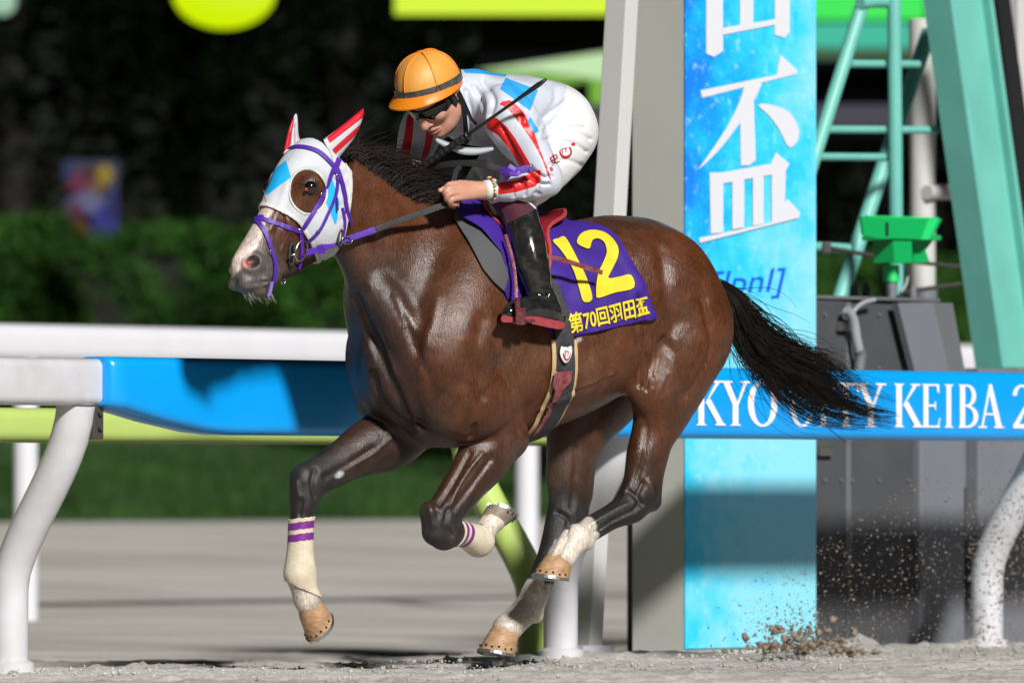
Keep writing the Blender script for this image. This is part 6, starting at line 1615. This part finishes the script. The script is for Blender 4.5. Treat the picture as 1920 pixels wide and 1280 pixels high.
# ---- helmet
hx = lambda x, y, z: HDc+hframe(math.radians(42), math.radians(13))@np.array((-.008, 0, .055))+P(813, 183, .0)-HDc+HR2@np.array((x, y, z))
m_cap = mat('cap_orange', (.70, .34, .06), rough=.5, nscale=7, col2=(.64, .29, .045), bump=.1, bscale=300, sheen=.1)
m_capd = mat('cap_piping', (.72, .21, .01), rough=.45)
helmet = empty('helmet', (0, 0, 0)); helmet.parent = person
V = []; F = []; nu, nv = 60, 18; ax_, ay_, az_ = .132, .105, .125
def shell(th, ph, gr=0.0):     # th azimuth, ph 0 rim..1 crown
    c = math.cos(ph*math.pi/2)**.85; s_ = math.sin(ph*math.pi/2)**.95
    seam = -.0016*math.exp(-((((th/(math.pi/3)) % 1)-.5)/.5*6-6)**2*0) if False else 0
    q = abs(((th/(math.pi/3)+.5) % 1)-.5)*2
    seam = .0018*math.exp(-(q/.10)**2)
    return hx((ax_+gr+seam)*c*math.cos(th), (ay_+gr+seam)*c*math.sin(th), (az_+gr+seam)*s_-.012)
for j in range(nv+1):
    for i in range(nu): V.append(shell(2*math.pi*i/nu, j/nv*.985))
F = [(j*nu+i, j*nu+(i+1) % nu, (j+1)*nu+(i+1) % nu, (j+1)*nu+i) for j in range(nv) for i in range(nu)]+[tuple(nv*nu+i for i in range(nu))]
mesh('cap_cover', V, F, m_cap, None, True, None, helmet)
for k in range(6):
    th = math.pi/3*k; v, f_ = tube([shell(th, p*.98, .0012) for p in np.linspace(.02, 1, 18)], .0022, 6); mesh('seam_piping', v, f_, m_capd, None, True, None, helmet)
bm = bmesh.new(); bmesh.ops.create_uvsphere(bm, u_segments=16, v_segments=8, radius=1.0)
v = np.array([hx(q.co.x*.012, q.co.y*.012, az_-.012+q.co.z*.008) for q in bm.verts]); bm.verts.index_update(); fc = [tuple(q.index for q in ff.verts) for ff in bm.faces]; bm.free()
mesh('cap_button', v, fc, m_capd, None, True, None, helmet)
# brim
V = []; nb = 40
for i in range(nb+1):
    th = math.radians(-112+224*i/nb); e = max(0, math.cos(th*.80))**1.1
    for rr, dz in ((1.0, -.010), (1.02, -.006), (1.0+.30*e+.03, -.020-.014*e), (1.0+.30*e+.03, -.025-.014*e), (1.0, -.018)):
        V.append(hx(ax_*rr*math.cos(th), ay_*rr*math.sin(th), dz))
F = [(i*5+j, i*5+(j+1) % 5, (i+1)*5+(j+1) % 5, (i+1)*5+j) for i in range(nb) for j in range(5)]
mesh('brim', V, F, m_capd, None, True, None, helmet, auto=50)
def hband(name, z0, z1, gr, m, a0=0, a1=360, n=60, tiltf=None):
    V = []
    for i in range(n+1):
        th = math.radians(a0+(a1-a0)*i/n)
        for z, g_ in ((z0, gr), (z1, gr), (z1, gr-.004), (z0, gr-.004)):
            V.append(hx((ax_+g_)*math.cos(th), (ay_+g_)*math.sin(th), z))
    F = [(i*4+j, i*4+(j+1) % 4, (i+1)*4+(j+1) % 4, (i+1)*4+j) for i in range(n) for j in range(4)]
    return mesh(name, V, F, m, None, True, None, helmet, auto=40)
hband('cap_band', -.013, .013, .0045, mat('band_black', (.014, .014, .015), .5, nscale=55, col2=(.10, .10, .10), bump=.3, bscale=120))
hband('helmet_rim', -.030, -.012, .001, m_capd)
# goggles, chin harness
m_gog = mat('goggle_lens', (.004, .004, .005), rough=.06, coat=.8)
m_gogf = mat('goggle_frame', (.008, .008, .009), rough=.35)
V = []; ng = 28
for i in range(ng+1):
    th = math.radians(-92+184*i/ng); c, s_ = math.cos(th), math.sin(th)
    dip = .012*math.exp(-(th/.28)**2)
    for z, g_ in ((.034, .0), (.030, .008), (.008, .012), (-.016+dip, .007), (-.021+dip, .0)):
        V.append(hq(.018+(.082+g_)*c, (.070+g_)*s_, z-.004*abs(s_)))
F = [(i*5+j, i*5+j+1, (i+1)*5+j+1, (i+1)*5+j) for i in range(ng) for j in range(4)]
o = mesh('goggles', V, F, m_gog, None, True, None, person); md = o.modifiers.new('t', 'SOLIDIFY'); md.thickness = .004
def hstrap(name, pts, w, m, th=.003):
    C = np.array([hq(*p) for p in smoothpoly(pts, 5, False)]); N = C-HDc; N = N-0; N /= np.linalg.norm(N, axis=1)[:, None]
    v, f_ = ribbon(C, N, w, th); return mesh(name, v, f_, m, None, True, None, person, auto=50)
for s in (1, -1):
    hstrap('goggle_strap', [(.030, .076*s, .006), (-.01, .084*s, .020), (-.05, .080*s, .034), (-.10, .05*s, .045)], .022, m_gogf)
    hstrap('chin_harness', [(.006, .084*s, .012), (.004, .082*s, -.020), (.008, .072*s, -.060), (.028, .045*s, -.102)], .026, m_gogf, .006)
    hstrap('chin_harness', [(-.045, .080*s, .020), (-.028, .086*s, -.020), (.0, .076*s, -.055)], .020, m_gogf, .005)
hstrap('chin_cup', [(.020, .055, -.098), (.045, .03, -.122), (.052, 0, -.126), (.045, -.03, -.122), (.020, -.055, -.098)], .028, m_gogf, .006)
# spare goggles hanging from the neck
def jstrap(name, pts, w, m, th=.003, parent=None, off=.006):
    C = []; N = []
    for x, y in smoothpoly(pts, 5, False):
        p, n = cast(JTREE, x, y, off)
        if p is None: continue
        C.append(p); N.append(n)
    C = np.array(C); N = np.array(N)
    for _ in range(2): C[1:-1] = C[1:-1]*.5+(C[:-2]+C[2:])*.25; N[1:-1] = N[1:-1]*.4+(N[:-2]+N[2:])*.3
    N /= np.linalg.norm(N, axis=1)[:, None]; v, f_ = ribbon(C, N, w*S, th); return mesh(name, v, f_, m, None, True, None, parent, auto=50)
spare = empty('goggles', (0, 0, 0), 0, 'spare clear goggles hanging on a black strap below the jockey chest', 'goggles'); spare.matrix_world = HM
jstrap('strap', [(858, 172), (868, 195), (873, 225), (874, 266)], 9, m_gogf, parent=spare)
jstrap('strap', [(864, 180), (880, 215), (893, 232)], 5, m_gogf, parent=spare)
V = []; ng = 20
for i in range(ng+1):
    k = i/ng; x = 818+108*k; y = 264+16*k+14*math.sin(k*math.pi); l = .02+.14*k
    hgt = 11*math.sin(math.pi*(.12+.8*k))**.6
    V += [P(x, y-hgt, l+.02), P(x-1, y-hgt*.3, l+.035), P(x, y+hgt*.4, l+.03)]
F = [(i*3+j, i*3+j+1, (i+1)*3+j+1, (i+1)*3+j) for i in range(ng) for j in range(2)]
o = mesh('lens', V, F, mat('lens_clear', (.75, .80, .85), rough=.08, alpha=.45), None, True, None, spare); md = o.modifiers.new('t', 'SOLIDIFY'); md.thickness = .003
# whip
whip = empty('riding_whip', (0, 0, 0), 0, 'black riding whip with ribbed grip slanting across the jockey', 'whip'); whip.matrix_world = HM
w0, w1 = P(768, 330, -.06), P(1024, 149, .47); wp = lambda t: w0+(w1-w0)*t
v, f_ = tube([wp(t) for t in np.linspace(.40, 1, 12)], [.0065, .006, .0058, .0055, .0055, .0055, .0058, .006, .007, .0085, .009, .005], 10); mesh('shaft', v, f_, m_lbl, None, True, None, whip)
rr = [.0125+.0011*(1 if i % 4 < 2 else -1) for i in range(44)]; rr[-3:] = [.011, .010, .008]
v, f_ = tube([wp(t) for t in np.linspace(0, .42, 44)], rr, 12); mesh('grip', v, f_, m_rub, None, True, None, whip)
v, f_ = tube([wp(.415), wp(.43)], [.0125, .0125], 12); mesh('collar', v, f_, m_lbl, None, True, None, whip)
# rein ends gathered in the hands: part of the bridle
strap('rein_grip', [(780, 332, -.07), (800, 318, -.02), (835, 309, .06), (880, 306, .14), (915, 311, .20), (943, 318, .235)], 12, m_rub, bridle, th=.006)
strap('rein_grip', [(868, 306, .10), (895, 303, .11), (925, 310, .15), (945, 322, .20)], 8, m_rub, bridle, th=.005)
strap('rein_grip', [(862, 312, .12), (855, 322, .14), (851, 340, .165), (853, 352, .17)], 10, m_rub, bridle, th=.006)
strap('rein_buckle_end', [(940, 316, .26), (950, 326, .30), (962, 322, .325), (980, 318, .345), (999, 315, .36)], 14, m_purp, bridle, th=.006)
strap('rein_knot', [(942, 333, .28), (950, 328, .315), (958, 318, .33), (962, 312, .33)], 16, m_purp, bridle, th=.010)
strap('strap_end', [(955, 326, .335), (968, 327, .345), (976, 322, .35)], 9, m_purp, bridle, th=.004)
ring('buckle', 998, 316, 5, 8, m_steel, bridle, l=.368, tube_r=.002, n=4)
# marks on the breeches
def jdecal(name, v2, f2, m, off=.0025, ml=3): return decal(name, v2, f2, m, person, JTREE, off, ml)
def place(v2, o, ux, uy): return np.array(o)+np.outer(v2[:, 0], ux)+np.outer(v2[:, 1], uy)
v2, f2 = text2d('史', offset=.012); jdecal('embroidery', place(v2, (1033, 311), (17, -9), (-7, -20)), f2, m_prd)
v2, f2 = fill2d([smoothpoly([(1030, 316), (1033, 321), (1037, 319), (1034, 314)], 2)]); jdecal('embroidery', v2, f2, m_prd)
arc = [(1060+12*math.cos(t)*1.0, 285+12*math.sin(t)) for t in np.linspace(-.9, 3.3, 14)]+[(1060+9*math.cos(t), 284+8.5*math.sin(t)) for t in np.linspace(3.3, -.9, 14)]
v2, f2 = fill2d([arc]); jdecal('embroidery', v2, f2, m_prd)
v2, f2 = text2d('TY', offset=.015, shear=.2); jdecal('embroidery', place(v2, (1051, 290), (11, -5), (-3, -12)), f2, m_prd)
fl = [(1071, 265), (1076, 262), (1081, 267), (1079, 275), (1073, 277), (1069, 272)]
v2, f2 = fill2d([[(1074.5+4*math.cos(t), 270.5+3.8*math.sin(t)) for t in np.linspace(0, 6.28, 14)[:-1]]]); jdecal('embroidery', v2, f2, mat('flag_red', (.7, .01, .04), .6))
